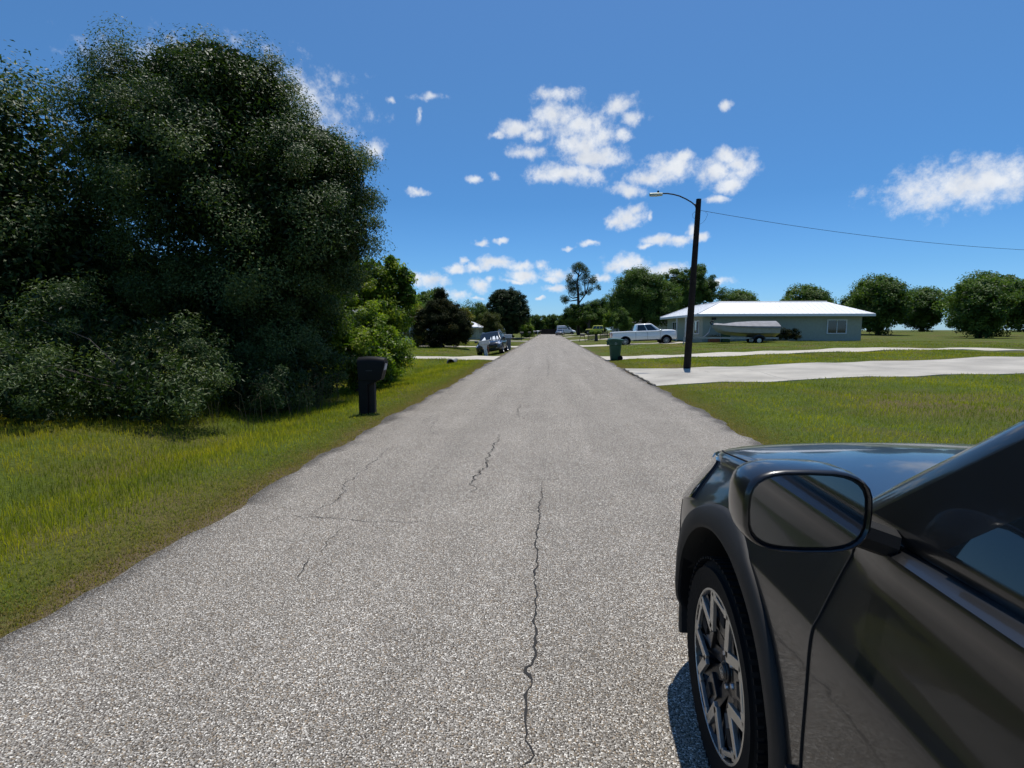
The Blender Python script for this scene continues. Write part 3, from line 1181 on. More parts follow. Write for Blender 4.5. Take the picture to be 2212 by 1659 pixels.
tree('golden_shrub', 'yellow-leaved shrub beside the bright white roof', base(-8.6, 55.),
     [(0, 0, 2.0, .9, .8, 1.6), (-.4, 0, 3.2, .7, .7, .8)], 6000, .14, 'leaf_yellow', 1.8, .06, clump=.3, nclump=50, cat='shrub', inner=.1)
# clipped dome tree
tree('dome_tree', 'large dark rounded tree with a clipped smooth crown beside the road', base(-7.3, 96),
     [(0, 0, 5.2, 3.75, 3.4, 3.5), (-.3, 0, 6.4, 3.1, 3.0, 2.3), (.5, 0, 4.3, 3.3, 3.1, 2.6), (-.2, 0, 2.2, 2.4, 2.2, 2.2)],
     60000, .22, 'leaf_ficus', 4, .3, clump=.45, nclump=420, shell=.88, aspect=.45, inner=.3)
tree('olive_tree', 'small olive-green tree behind the parked blue car', base(-8.0, 72.5),
     [(0, 0, 2.3, 1.5, 1.3, 1.5), (.6, 0, 1.7, 1.4, 1.2, 1.2), (-.6, 0, 2.9, 1.0, 1.0, .9)], 16000, .14, 'leaf_olive', 1.8, .1, clump=.4, nclump=80)
tree('lime_tree', 'small yellow-green tree at the right foot of the dome tree', base(-4.7, 112),
     [(0, 0, 2.0, 1.3, 1.2, 1.9), (.3, 0, 1.4, 1.4, 1.2, 1.4)], 9000, .2, 'leaf_bright', 1.4, .08, clump=.45, nclump=60)
for i, (x, y, s, lb) in enumerate(((-13.5, 100, 1.0, 'mid-green tree rising behind the white metal roof'), (-17, 82, .85, 'grey-green tree between the white roof and vine bush'))):
    tree('leafy_tree', lb, base(x, y), [(0, 0, 4.3 * s, 3.2 * s, 3 * s, 2.6 * s), (1.6 * s, 0, 3.4 * s, 2.2 * s, 2 * s, 2 * s), (-1.5 * s, 0, 3.6 * s, 2 * s, 2 * s, 2 * s)],
         15000, .22, 'leaf_oak', 3 * s, .2, clump=.6, nclump=90)

# tall pine on the right
pb = base(*W(1251, 723, 124).xy)
PD = 124.
root = thing('pine_tree', 'tall open pine with bare limbs towering over the road end', 'tree', pb)


def zp(a, b):
    return ((1250 + a * .15068) / 1.1126, (600 + b * .15069) / 1.1126)


mb = MB()
tp = [(930, 1360), (925, 1100), (930, 850), (925, 680), (905, 560), (925, 440), (945, 330), (940, 260)]
tr = [.42, .36, .32, .28, .22, .17, .12, .06]
pts = [W(*zp(a, b), PD) - Vector(pb) for a, b in tp]
pts[0].z = -.2
mb.tube(pts, tr, 9)
limbs = [[(940, 850), (1000, 770), (1060, 690), (1110, 640), (1190, 600), (1250, 600)], [(1050, 690), (1080, 600), (1090, 520), (1130, 470)],
         [(1040, 700), (1035, 600), (1025, 520), (1020, 470)], [(905, 560), (860, 500), (800, 440)], [(910, 600), (860, 620), (790, 600)],
         [(925, 440), (990, 370), (1050, 350)], [(930, 400), (880, 340), (870, 280)], [(920, 760), (840, 775), (790, 750), (765, 680)], [(925, 800), (800, 820), (710, 790)],
         [(925, 700), (980, 720), (1000, 690)]]
for lm in limbs:
    yy = random.uniform(-1, 1)
    q = [W(*zp(a, b), PD) - Vector(pb) + Vector((0, yy * i / len(lm), 0)) for i, (a, b) in enumerate(lm)]
    mb.tube(q, [.15 * (1 - .8 * i / (len(q) - 1)) + .02 for i in range(len(q))], 6)
mb.build('trunk', 'bark_pine', root, smooth=True)
tuft = [(930, 270, 75), (1000, 290, 65), (875, 280, 60), (1050, 360, 60), (960, 240, 50), (870, 350, 40), (1030, 310, 50), (790, 430, 50), (800, 520, 60), (770, 590, 45),
        (770, 480, 40), (850, 600, 65), (850, 640, 60), (935, 620, 50), (900, 500, 45), (1010, 460, 65), (1060, 430, 55), (1160, 460, 60), (1180, 510, 55), (1120, 520, 50),
        (1240, 590, 45), (1265, 620, 30), (1130, 630, 45), (850, 720, 45), (700, 780, 60), (745, 790, 50), (720, 820, 50), (1000, 690, 40), (985, 730, 40), (1090, 680, 45), (1030, 540, 45), (930, 560, 40), (800, 660, 45), (830, 540, 45)]
P, Nn = [], []
for a, b, r in tuft:
    c = np.array(W(*zp(a, b), PD) - Vector(pb))
    rm = r * .15068 / 1.1126 / 1150.5 * PD * 1.3
    c[1] += rng.normal(0, .8)
    m = int(430 * (r / 50) ** 2)
    o = unit(rng.normal(0, 1, (m, 3))) * (rng.random(m) ** .5)[:, None] * rm * np.array([1, 1, .85])
    P.append(c + o)
    Nn.append(o + np.array([0, 0, .3]))
P, Nn = np.concatenate(P), np.concatenate(Nn)
c = leaves('crown', P, Nn, np.full(len(P), .26), np.full(len(P), .075), 'needle', root, np.clip(rng.random(len(P)) * .8 + .1, 0, 1), .8)
c['kind'] = 'stuff'

# oaks and thicket on the right
tree('oak_tree', 'massive spreading oak standing behind the white pickup truck', base(14.3, 82),
     [(-.3, 0, 6.4, 4.3, 4, 3.2), (-1.2, 0, 8.2, 2.6, 2.4, 1.9), (2.2, 0, 5.6, 3.3, 3, 2.6), (-3.0, 0, 5.0, 2.7, 2.5, 2.4), (.5, -1, 3.6, 4.2, 3, 1.9), (-3.4, 0, 2.6, 1.6, 1.5, 1.4)],
     75000, .24, 'leaf_oak', 5, .42, clump=.75, nclump=300, shell=.68, limbs=12)
tree('oak_tree', 'tall airy oak rising behind the white metal roof', base(28.2, 110),
     [(0, 0, 9.2, 4.6, 4, 3.6), (-3.2, 0, 9.8, 3, 2.6, 2.6), (3.2, 0, 8, 3, 2.6, 3), (0, 0, 5.5, 4.2, 3.6, 3), (.8, 0, 11.6, 2.1, 2, 1.6)],
     45000, .28, 'leaf_oak', 7, .4, clump=.75, nclump=170, shell=.6, limbs=12, inner=.1)
tree('oak_tree', 'low dark oak spreading round the foot of the tall pine', base(8.8, 119),
     [(-2.2, 3, 4.6, 3.2, 3, 2.3), (2.2, 3, 5.0, 3.4, 3, 2.7), (0, 2, 4.0, 3.8, 3, 1.7), (4.0, 3, 6.0, 2.0, 2, 1.7), (-4.1, 3, 3.8, 1.8, 2, 1.6)],
     42000, .30, 'leaf_oak', 4, .35, clump=.75, nclump=200, shell=.68)
tree('leafy_tree', 'fresh green small tree between the pine and the massive oak', base(12.4, 99),
     [(0, 0, 3.4, 1.9, 1.8, 2.2), (-1.2, 0, 2.8, 1.6, 1.5, 1.6), (.6, 0, 4.4, 1.5, 1.4, 1.4)], 16000, .2, 'leaf_bright', 2.4, .12, clump=.5, nclump=90)
tree('leafy_tree', 'small green tree left of the massive oak, behind the pickup tailgate', base(10.0, 76),
     [(0, 0, 2.8, 1.2, 1.2, 1.5), (.6, 0, 2.2, 1.1, 1.0, 1.2)], 10000, .15, 'leaf_oak', 2.0, .1, clump=.4, nclump=60)
# thicket closing the end of the road
t0 = tree('roadside_tree', 'dark tree in the row closing the end of the road', base(-5, 176),
          [(0, 0, 4.4, 3.4, 3, 2.6), (1.8, 0, 3.0, 2.6, 2.4, 2.2), (-1.8, 0, 3.0, 2.6, 2.4, 2.2), (0, 0, 1.6, 3.4, 2.6, 1.6)], 14000, .40, 'leaf_oak', 3, .25, clump=.8, nclump=90, group='trees closing the end of the road')
for x, y, s in ((-11, 180, 1.05), (0.5, 178, 1.0), (5.5, 176, .95), (10, 180, 1.1), (15.5, 176, 1.15)):
    c = copy_tree(t0)
    c.location = base(x, y)
    c.scale = (s, s, s)
    c.rotation_euler.z = random.uniform(0, 6.28)
# trees further back on both sides
t1 = tree('background_tree', 'tree in the wooded belt behind the white house and metal-roof house', base(-30, 70),
          [(0, 0, 5.4, 3.8, 3.6, 3.0), (2.2, 0, 4.0, 2.8, 2.6, 2.6), (-2.1, .5, 4.2, 2.8, 2.6, 2.4), (.2, 0, 2.4, 3.4, 3.2, 2.2)], 20000, .34, 'leaf_oak', 4, .3, clump=.8, nclump=120, group='trees behind the white house')
spots = [(-24, 108, 1.1), (-34, 92, 1.2), (-44, 80, 1.3), (-40, 58, 1.1), (-33, 48, .95), (-52, 62, 1.3), (-28, 130, 1.1), (-19, 150, 1.0),
         (38, 112, 1.1), (46, 100, 1.15), (54, 92, 1.1), (62, 80, 1.2), (70, 70, 1.1), (50, 66, .9), (60, 58, 1.0), (44, 128, 1.2), (82, 92, 1.2), (92, 110, 1.3), (78, 118, 1.25), (104, 96, 1.3), (116, 120, 1.4), (98, 72, 1.1), (130, 100, 1.4), (86, 58, 1.0), (64, 112, 1.2), (24, 140, 1.2), (20, 160, 1.1), (34, 146, 1.15)]
for x, y, s in spots:
    c = copy_tree(t1)
    if x > 0:
        tag(c, 'tree in the wooded belt beyond the sage house', group='trees beyond the sage house')
    c.location = base(x, y)
    c.scale = (s, s, s * random.uniform(.9, 1.1))
    c.rotation_euler.z = random.uniform(0, 6.28)
# ------------------------------------------------------------------ houses
def house(name, label, x0, x1, y0, y1, zb, ze, zr, wall, roof, ov=.5, wins=(), doors=(), cat='house', loc=None, rotz=0.):
    """hip-roofed single-storey house; wins/doors: (side, centre along the wall, width, sill, head)"""
    cx, cy = (x0 + x1) / 2, (y0 + y1) / 2
    root = thing(name, label, cat, (cx, cy, zb), rotz)
    w, d = x1 - x0, y1 - y0
    H = ze - zb
    mb = MB()
    t = .2
    mb.box((0, -d / 2 + t / 2, H / 2 - .1), (w, t, H + .2))
    mb.box((0, d / 2 - t / 2, H / 2 - .1), (w, t, H + .2))
    mb.box((-w / 2 + t / 2, 0, H / 2 - .1), (t, d - 2 * t, H + .2))
    mb.box((w / 2 - t / 2, 0, H / 2 - .1), (t, d - 2 * t, H + .2))
    mb.build('wall', wall, root)
    a = min(w, d) / 2 + ov
    ex, ey = w / 2 + ov, d / 2 + ov
    rx, ry_ = ex - a, ey - a
    e = H
    rz_ = zr - zb
    V = [(-ex, -ey, e), (ex, -ey, e), (ex, ey, e), (-ex, ey, e), (-rx, -ry_, rz_), (rx, -ry_, rz_), (rx, ry_, rz_), (-rx, ry_, rz_)]
    V += [(p[0], p[1], p[2] - .03) for p in V[:4]]
    F = [(0, 1, 5, 4), (1, 2, 6, 5), (2, 3, 7, 6), (3, 0, 4, 7), (8, 9, 10, 11), (0, 8, 9, 1), (1, 9, 10, 2), (2, 10, 11, 3), (3, 11, 8, 0)]
    if rx > .01 and ry_ < .01:
        F[1], F[3] = (1, 2, 5), (3, 0, 4)
        V[6], V[7] = V[5], V[4]
        F[2] = (2, 3, 4, 5)
    elif ry_ > .01 and rx < .01:
        F[0], F[2] = (0, 1, 4), (2, 3, 7)
        F[1], F[3] = (1, 2, 7, 4), (3, 0, 4, 7)
    ro = MB().add(V, F).build('roof', roof, root)
    fm = MB()
    for c, dd in (((0, -ey, e - .11), (2 * ex + .03, .03, .16)), ((0, ey, e - .11), (2 * ex + .03, .03, .16)), ((-ex, 0, e - .11), (.03, 2 * ey - .04, .16)), ((ex, 0, e - .11), (.03, 2 * ey - .04, .16))):
        fm.box(c, dd)
    fm.build('fascia', 'trim_white', root)
    for side, c, ww, s, h in wins:
        wall_opening(root, side, c, ww, s, h, w, d, False)
    for side, c, ww, s, h in doors:
        wall_opening(root, side, c, ww, s, h, w, d, True)
    return root, ro


def wall_opening(root, side, c, ww, s, h, w, d, door):
    hz, zc = h - s, (h + s) / 2
    if side in 'SN':
        y = (-d / 2 if side == 'S' else d / 2)
        sg = -1 if side == 'S' else 1
        pos = lambda o: (c, y + sg * o, zc)
        dim = lambda a, b, t: (a, t, b)
        shift = lambda p, dx, dz: (p[0] + dx, p[1], p[2] + dz)
    else:
        x = (-w / 2 if side == 'W' else w / 2)
        sg = -1 if side == 'W' else 1
        pos = lambda o: (x + sg * o, c, zc)
        dim = lambda a, b, t: (t, a, b)
        shift = lambda p, dx, dz: (p[0], p[1] + dx, p[2] + dz)
    o = MB().box(pos(.004), dim(ww, hz, .03)).build('door' if door else 'window', 'door_dark' if door else 'glass_dark', root)
    f = MB()
    p = pos(.02)
    for dx, dz, a, b in ((-ww / 2 - .03, 0, .07, hz + .14), (ww / 2 + .03, 0, .07, hz + .14), (0, hz / 2 + .035, ww, .07), (0, -hz / 2 - .035, ww, .07)):
        f.box(shift(p, dx, dz), dim(a, b, .06))
    if not door:
        f.box(p, dim(.045, hz, .04))
    fr = f.build('frame', 'trim_white', o)


# sage house behind the truck: L-shaped standing-seam roof
HX0, HY0, HX1, HY1 = 13.0, 48.2, 28.0, 64.0
zb, ze, zr = .42, 2.94, 4.08
root = thing('sage_house', 'low sage-green house with white standing-seam metal roof behind the boat', 'house', (HX0, HY0, zb))
A = 2.75
e, r_ = ze - zb, zr - zb
ov = .7
mb = MB()
wl = [((ov, ov), (15 - ov, ov)), ((15 - ov, ov), (15 - ov, 5.5 - ov)), ((15 - ov, 5.5 - ov), (5.5 - ov, 5.5 - ov)), ((5.5 - ov, 5.5 - ov), (5.5 - ov, 15.8 - ov)),
      ((5.5 - ov, 15.8 - ov), (ov, 15.8 - ov)), ((ov, 15.8 - ov), (ov, ov))]
poly = [a for a, b in wl]
mb.prism(poly, -.3, e - .02, 'Z')
mb.build('wall', 'wall_sage', root)
RV = [(0, 0, e), (15, 0, e), (15, 5.5, e), (5.5, 5.5, e), (5.5, 15.8, e), (0, 15.8, e), (A, A, r_), (15 - A, A, r_), (A, 15.8 - A, r_)]
RF = [(0, 1, 7, 6), (1, 2, 7), (2, 3, 6, 7), (3, 4, 8, 6), (4, 5, 8), (5, 0, 6, 8)]
RV += [(x, y, z - .04) for x, y, z in RV[:6]]
RF += [(9, 10, 11, 12, 13, 14)] + [(i, (i + 1) % 6, 9 + (i + 1) % 6, 9 + i) for i in range(6)]
roof = MB().add(RV, RF).build('roof', 'roof_white', root)
fm = MB()
for p, q in ((0, 1), (5, 0), (1, 2), (4, 5)):
    a, b = Vector(RV[p]), Vector(RV[q])
    dv = b - a
    fm.box(((a + b) / 2 - Vector((0, 0, .12))), (dv.length + .02, .05, .2), math.atan2(dv.y, dv.x))
fm.build('fascia', 'trim_white', root)


def seam(p, q, parent):
    p, q = Vector(p), Vector(q)
    d_ = q - p
    m = Matrix((d_.normalized(), Vector((-d_.y, d_.x, 0)).normalized(), d_.normalized().cross(Vector((-d_.y, d_.x, 0)).normalized()))).transposed()
    MB().box((p + q) / 2 + Vector((0, 0, .010)), (d_.length, .03, .022), rot=m).build('seam', 'roof_white', parent)


sl = (r_ - e) / A
k = .45
while k < 15:
    run = min(k, A, 15 - k)
    seam((k, .02, e), (k, run, e + run * sl), roof)
    k += .45
k = .45
while k < 15.8 and k > 0:
    run = min(k, A, 15.8 - k)
    seam((.02, k, e), (run, k, e + run * sl), roof)
    k += .9
for p, q in ((0, 6), (5, 8), (6, 8), (6, 7)):
    a, b = Vector(RV[p]), Vector(RV[q])
    d_ = (b - a)
    MB().tube([a + Vector((0, 0, .02)), b + Vector((0, 0, .02))], .055, 6).build('ridge_cap', 'roof_white', roof)


class _R:
    pass


def opening_at(parent, c, dim_, door=False):
    o = MB().box(c, dim_).build('door' if door else 'window', 'door_dark' if door else 'glass_dark', parent)
    f = MB()
    if dim_[0] < dim_[1]:
        for dy, dz, a, b in ((-dim_[1] / 2, 0, .08, dim_[2] + .16), (dim_[1] / 2, 0, .08, dim_[2] + .16), (0, dim_[2] / 2 + .04, dim_[1] - .08, .08), (0, -dim_[2] / 2 - .04, dim_[1] - .08, .08), (0, 0, .05, dim_[2])):
            f.box((c[0] - .02, c[1] + dy, c[2] + dz), (.07, a, b))
    else:
        for dx, dz, a, b in ((-dim_[0] / 2, 0, .08, dim_[2] + .16), (dim_[0] / 2, 0, .08, dim_[2] + .16), (0, dim_[2] / 2 + .04, dim_[0] - .08, .08), (0, -dim_[2] / 2 - .04, dim_[0] - .08, .08), (0, 0, .05, dim_[2])):
            f.box((c[0] + dx, c[1] - .02, c[2] + dz), (a, .07, b))
    f.build('frame', 'trim_white', o)


opening_at(root, (ov - .01, 2.6, 1.35), (.05, 1.5, 1.1))
opening_at(root, (ov - .01, 6.2, 1.05), (.05, .95, 2.05), True)
opening_at(root, (ov - .01, 11.4, 1.35), (.05, 1.8, 1.1))
opening_at(root, (12.2, ov - .01, 1.4), (1.6, .05, 1.1))
for y in (4.3, 8.0):
    MB().box((.12, y, (e - .3) / 2), (.14, .14, e - .1)).build('porch_post', 'trim_white', root)
MB().box((1.6, .55, e - .42), (.28, .3, .2)).build('wall_lamp', 'dark_metal', root)

# grey shingle house behind
house('shingle_house', 'grey shingle-roofed house behind the white metal roof', 17.6, 27, 72, 82, .5, 3.0, 5.0, 'wall_cream', 'roof_grey', wins=(('W', 0, 1.6, 1, 2.1),))
# left houses
house('white_house', 'white house half hidden left of the vine-covered bush', -22, -12.6, 51, 60, .15, 2.75, 4.3, 'wall_white', 'roof_grey', .5,
      wins=(('S', 3.2, 1.2, .8, 2.0), ('S', -1.5, 1.6, .9, 2.0), ('E', 1, 1.4, .9, 2.0)), doors=(('E', -2.2, .95, .05, 2.1),))
root, ro = house('metal_roof_house', 'house with a glaring white metal roof beyond the vine bush', -21, -10.6, 77, 86, .1, 1.95, 4.0, 'wall_sage', 'roof_white', .5,
                 wins=(('S', 2.5, 1.6, .8, 1.9), ('E', 0, 1.4, .8, 1.9)))
house('far_house', 'pale house in shade behind the jeep and pine', 15, 26, 120, 130, .4, 3., 4.6, 'wall_cream', 'roof_grey', .5, wins=(('W', 0, 1.6, .9, 2.1), ('S', -3, 1.6, .9, 2.1)))

# ------------------------------------------------------------------ utility pole with street lamp
PB = G(1483, 794, .11)
PY = PB.y
root = thing('utility_pole', 'dark leaning wooden pole with a curved street lamp arm', 'utility pole', (PB.x, PY, gzf(PB.x, PY)))
o0 = Vector((PB.x, PY, gzf(PB.x, PY)))


def pw(u, v, dy=0):
    return W(u, v, PY) - o0 + Vector((0, dy, 0))


top = pw(1509.5, 430)
mb = MB()
n = 12
mb.tube([Vector((0, 0, -.4)).lerp(top, i / n) if i else Vector((0, 0, -.3)) for i in range(n + 1)], [.145 - .05 * i / n for i in range(n + 1)], 14)
pole = mb.build('pole', 'pole_wood', root, smooth=True)
arm = MB()
ap = [pw(1505, 462), pw(1504.5, 452), pw(1502, 444), pw(1494, 437), pw(1482, 430), pw(1468, 423.5), pw(1455, 420), pw(1442, 418), pw(1426, 418)]
arm.tube(ap, .026, 8)
arm.tube([pw(1499, 441), pw(1513, 441)], .016, 6)
arm.build('lamp_arm', 'dark_metal', root, smooth=True)
a, b = pw(1405, 420.5), pw(1429, 419.5)
mid = (a + b) / 2
hd = MB()
prof = [(-.25, .02), (-.24, .07), (-.10, .105), (.10, .105), (.18, .075), (.24, .06)]
vs, fs = [], []
for xx, hw in prof:
    for yy, zz_ in ((-hw, -.05), (hw, -.05), (hw, .02), (hw * .5, .05), (-hw * .5, .05), (-hw, .02)):
        vs.append((mid.x + xx, mid.y + yy, mid.z + zz_))
for i in range(len(prof) - 1):
    for k in range(6):
        fs.append((i * 6 + k, i * 6 + (k + 1) % 6, (i + 1) * 6 + (k + 1) % 6, (i + 1) * 6 + k))
fs += [tuple(range(6)), tuple(range(30, 36))]
lh = hd.add(vs, fs).build('lamp_head', 'lamp_shell', root, bevel=.008)
MB().box((mid.x - .07, mid.y, mid.z - .056), (.26, .15, .014)).build('lens', 'lamp_clear', lh)
MB().lathe([(.035, 0), (.04, .03), (.04, .07), (.03, .09), (0.001, .095)], 12, origin=(mid.x + .08, mid.y, mid.z + .045), caps=True).build('photocell', 'dark_metal', lh, smooth=True)
lp = MB()
lp.tube([pw(1504, 455), pw(1496, 462), pw(1497, 470), pw(1503, 474), pw(1505, 466)], .006, 5)
lp.build('lamp_cable', 'dark_metal', root, smooth=True)
lp = MB()
lp.tube([pw(1512, 484), pw(1518, 481), pw(1524, 474), pw(1529, 462), pw(1524, 458.5)], .005, 5)
lp.build('cable_loop', 'dark_metal', root, smooth=True)
wa = pw(1513, 454.5) + o0
wb_ = Vector((34, 30, 5.6))
wp = [wa.lerp(wb_, i / 24) - Vector((0, 0, 1.1 * 4 * (i / 24) * (1 - i / 24) * .6)) for i in range(25)]
wv = MB()
wv.tube(wp, .008, 5)
tag(wv.build('overhead_wire', 'dark_metal', smooth=True), 'thin dark wire running off from the lamp pole over the lawn', 'wire')

# ------------------------------------------------------------------ black mailbox by the verge
mp_ = G(794, 893, gzf(-3.4, 9.9))
root = thing('black_mailbox', 'chunky black plastic mailbox on a thick post beside the verge grass', 'mailbox', (mp_.x, mp_.y, gzf(mp_.x, mp_.y)))
gz0 = gzf(mp_.x, mp_.y)


def mw(u, v):
    p = W(u, v, mp_.y) - Vector((mp_.x, mp_.y, gz0))
    return p


# post cover and post
pl, pr = mw(778, 860).x, mw(797.5, 860).x
zt = mw(790, 822).z
cv = MB()
wv_ = .082
cv.box(((pl + pr) / 2, 0, zt / 2 + .02), (pr - pl, .19, zt + .10))
cv.build('post_cover', 'black_plastic', root, bevel=.012)
MB().box((pr + .055, .035, zt / 2 - .02), (.115, .115, zt + .06)).build('post', 'post_dark', root, bevel=.006)
xl, xr_t, xr_b = mw(775.5, 790).x, mw(834, 785).x, mw(824, 815).x
z0, z1 = mw(800, 821).z, mw(800, 769.5).z
hw = .125
nx_ = 14
vs, fs = [], []
prof = []
for k in range(19):
    th = math.pi * k / 18
    prof.append((hw * math.cos(th), .10 * math.sin(th)))
zs_ = z1 - .10
ring = [(-hw * .92, z0), (hw * .92, z0)] + [(c, zs_ + s * .0 + s) for c, s in [(p[0], p[1]) for p in prof]]
nr_ = len(ring)
for i in range(nx_ + 1):
    t = i / nx_
    for (yy, zz_) in ring:
        f = (zz_ - z0) / (z1 - z0)
        xe = xr_b + (xr_t - xr_b) * min(1, f * 1.15)
        xb = xl + (.012 if f < .5 else 0)
        sag = -.022 * (abs(t - .45) * 2) ** 2 * (1 if f > .6 else 0)
        vs.append((xb + (xe - xb) * t, yy, zz_ + sag))
for i in range(nx_):
    for k in range(nr_):
        k2 = (k + 1) % nr_
        fs.append((i * nr_ + k, i * nr_ + k2, (i + 1) * nr_ + k2, (i + 1) * nr_ + k))
fs += [tuple(range(nr_)), tuple(range(nx_ * nr_, (nx_ + 1) * nr_))]
box = MB().add(vs, fs).build('box', 'black_plastic', root, smooth=True, bevel=.008, angle=50)
# corbel under the box
MB().prism([(pl, z0 + .01), (xr_b - .03, z0 + .01), (xr_b - .09, z0 - .035), (pr + .09, z0 - .05), (pr, z0 - .10), (pl, z0 - .10)], -.085, .085).build('corbel', 'black_plastic', root, bevel=.008)
# door: hood rim and recessed grey plate
dn = Vector((z1 - z0, 0, -(xr_t - xr_b))).normalized()
dz_ = Vector((xr_t - xr_b, 0, (z1 - z0) / 1.15)).normalized()
dc = Vector(((xr_b + xr_t) / 2 + .004, 0, z0 + (z1 - z0) * .42))
mrot = Matrix((dn, Vector((0, 1, 0)), dz_)).transposed()
door = MB().box(dc + dn * .004, (.02, hw * 1.75, (z1 - z0) * .74), rot=mrot).build('door', 'black_plastic', root, bevel=.006)
MB().box(dc + dn * .012 + dz_ * .075, (.018, hw * 1.15, .13), rot=mrot).build('label_plate', pm('plate_grey', (.26, .28, .32), .35), door)
MB().box(dc + dn * .03 + dz_ * .15, (.03, .05, .02), rot=mrot).build('handle', 'black_plastic', door, bevel=.004)
fl = MB()
for i in range(7):
    fl.box((xl + .18 + i * .018, -hw - .0015, z0 + .19 + .002 * (i % 2)), (.010 if i % 3 else .013, .004, .018))
fl.build('embossed_lettering', pm('emboss', (.035, .036, .038), .5), box)
rm = MB()
rm.box((xl + .30, hw + .008, z0 + .22), (.035, .012, .16))
rm.build('flag', 'lamp_red', root)

# ------------------------------------------------------------------ wheeled bin
bp_ = G(1328.5, 777.5, 0.02)
bz = gzf(bp_.x, bp_.y)
root = thing('wheeled_bin', 'dark green wheeled rubbish bin standing at the kerb', 'bin', (bp_.x, bp_.y, bz), R(-6))
sec = [(0.0, .23, .25), (.05, .245, .27), (.55, .29, .33), (.76, .305, .35), (.765, .335, .38), (.98, .345, .39), (1.0, .35, .395)]
vs, fs = [], []
for z, hx, hy in sec:
    c = .07
    for x, y in ((-hx + c, -hy), (hx - c, -hy), (hx, -hy + c), (hx, hy - c), (hx - c, hy), (-hx + c, hy), (-hx, hy - c), (-hx, -hy + c)):
        vs.append((x, y, z + .02))
for i in range(len(sec) - 1):
    for k in range(8):
        fs.append((i * 8 + k, i * 8 + (k + 1) % 8, (i + 1) * 8 + (k + 1) % 8, (i + 1) * 8 + k))
fs += [tuple(range(8)), tuple(range(len(sec) * 8 - 8, len(sec) * 8))]
MB().add(vs, fs).build('body', 'bin_green', root, bevel=.012)
lid = MB()
vs, fs = [], []
for i in range(9):
    t = i / 8
    x = -.40 + .80 * t
    zc = 1.035 + .045 * math.sin(math.pi * t) + .035 * (1 - t)
    for y, dz in ((-.41, -.03), (-.40, 0.01), (-.2, .03), (0, .035), (.2, .03), (.40, .01), (.41, -.03)):
        vs.append((x, y, zc + dz))
for i in range(8):
    for k in range(6):
        fs.append((i * 7 + k, i * 7 + k + 1, (i + 1) * 7 + k + 1, (i + 1) * 7 + k))
nb = len(vs)
vs += [(p[0] * .97, p[1] * .97, p[2] - .045) for p in vs]
for i in range(8):
    for k in range(6):
        fs.append((nb + i * 7 + k, nb + (i + 1) * 7 + k, nb + (i + 1) * 7 + k + 1, nb + i * 7 + k + 1))
for i in range(8):
    for k in (0, 6):
        fs.append((i * 7 + k, (i + 1) * 7 + k, nb + (i + 1) * 7 + k, nb + i * 7 + k))
for k in range(6):
    for i in (0, 8):
        fs.append((i * 7 + k, i * 7 + k + 1, nb + i * 7 + k + 1, nb + i * 7 + k))
lo = lid.add(vs, fs).build('lid', 'bin_lid', root, smooth=True)
MB().tube([(-.40, -.25, 1.0), (-.455, -.22, .97), (-.455, .22, .97), (-.40, .25, 1.0)], .018, 8).build('handle', 'bin_green', root, smooth=True)
MB().box((-.385, 0, .88), (.1, .6, .2)).build('grab_bar', 'bin_green', root, bevel=.02)
for sy in (-.30, .30):
    MB().lathe([(.02, -.035), (.11, -.035), (.125, -.02), (.125, .02), (.11, .035), (.02, .035)], 20, 'Y', (.26, sy, .125), True).build('wheel', 'rubber', root, smooth=True)
MB().tube([(.26, -.3, .125), (.26, .3, .125)], .015, 8).build('axle', 'dark_metal', root)
lg = MB()
for k in range(3):   # triangle of arrows moulded on the front
    a0 = math.pi / 2 + k * 2.094
    pts = []
    for da, rr_ in ((-.75, .062), (.45, .062), (.45, .078), (.85, .050), (.45, .026), (.45, .042), (-.75, .042)):
        pts.append((.02 + rr_ * math.cos(a0 + da), .86 + rr_ * math.sin(a0 + da)))
    lg.prism(pts, -.405, -.388)
lg.build('recycling_emblem', pm('emblem_pale', (.42, .50, .46), .6), root)

# ------------------------------------------------------------------ other mailboxes
def rural_box(root, L_, w, h, z, mat, x=0.):
    ring = [(-w / 2, 0), (w / 2, 0)] + [(w / 2 * math.cos(math.pi * k / 10), h - w / 2 + w / 2 * math.sin(math.pi * k / 10)) for k in range(11)]
    n_ = len(ring)
    vs = [(x - L_ / 2, a, z + b) for a, b in ring] + [(x + L_ / 2, a, z + b) for a, b in ring]
    fs = [tuple(range(n_)), tuple(range(n_, 2 * n_))] + [(k, (k + 1) % n_, n_ + (k + 1) % n_, n_ + k) for k in range(n_)]
    o = MB().add(vs, fs).build('box', mat, root, smooth=True)
    MB().box((x + L_ / 2 + .006, 0, z + h * .45), (.012, w * .9, h * .8)).build('door', mat, o, bevel=.004)
    return o


def mailbox(label, u, v, mat, pmat, pw_, h, L_=.48, w=.2, bh=.24, lean=0., group=None, z=0., flag=True):
    p = G(u, v, z)
    p.z = gzf(p.x, p.y)
    root = thing('roadside_mailbox', label, 'mailbox', p, 0, group)
    root.rotation_euler = (0, lean, 0)
    MB().box((0, 0, h / 2 - .12), (pw_, pw_, h + .24)).build('post', pmat, root, bevel=.005)
    rural_box(root, L_, w, bh, h, mat, .06)
    if flag:
        MB().box((.1, w / 2 + .01, h + bh * .7), (.03, .01, .14)).build('flag', 'lamp_red', root)
    return root


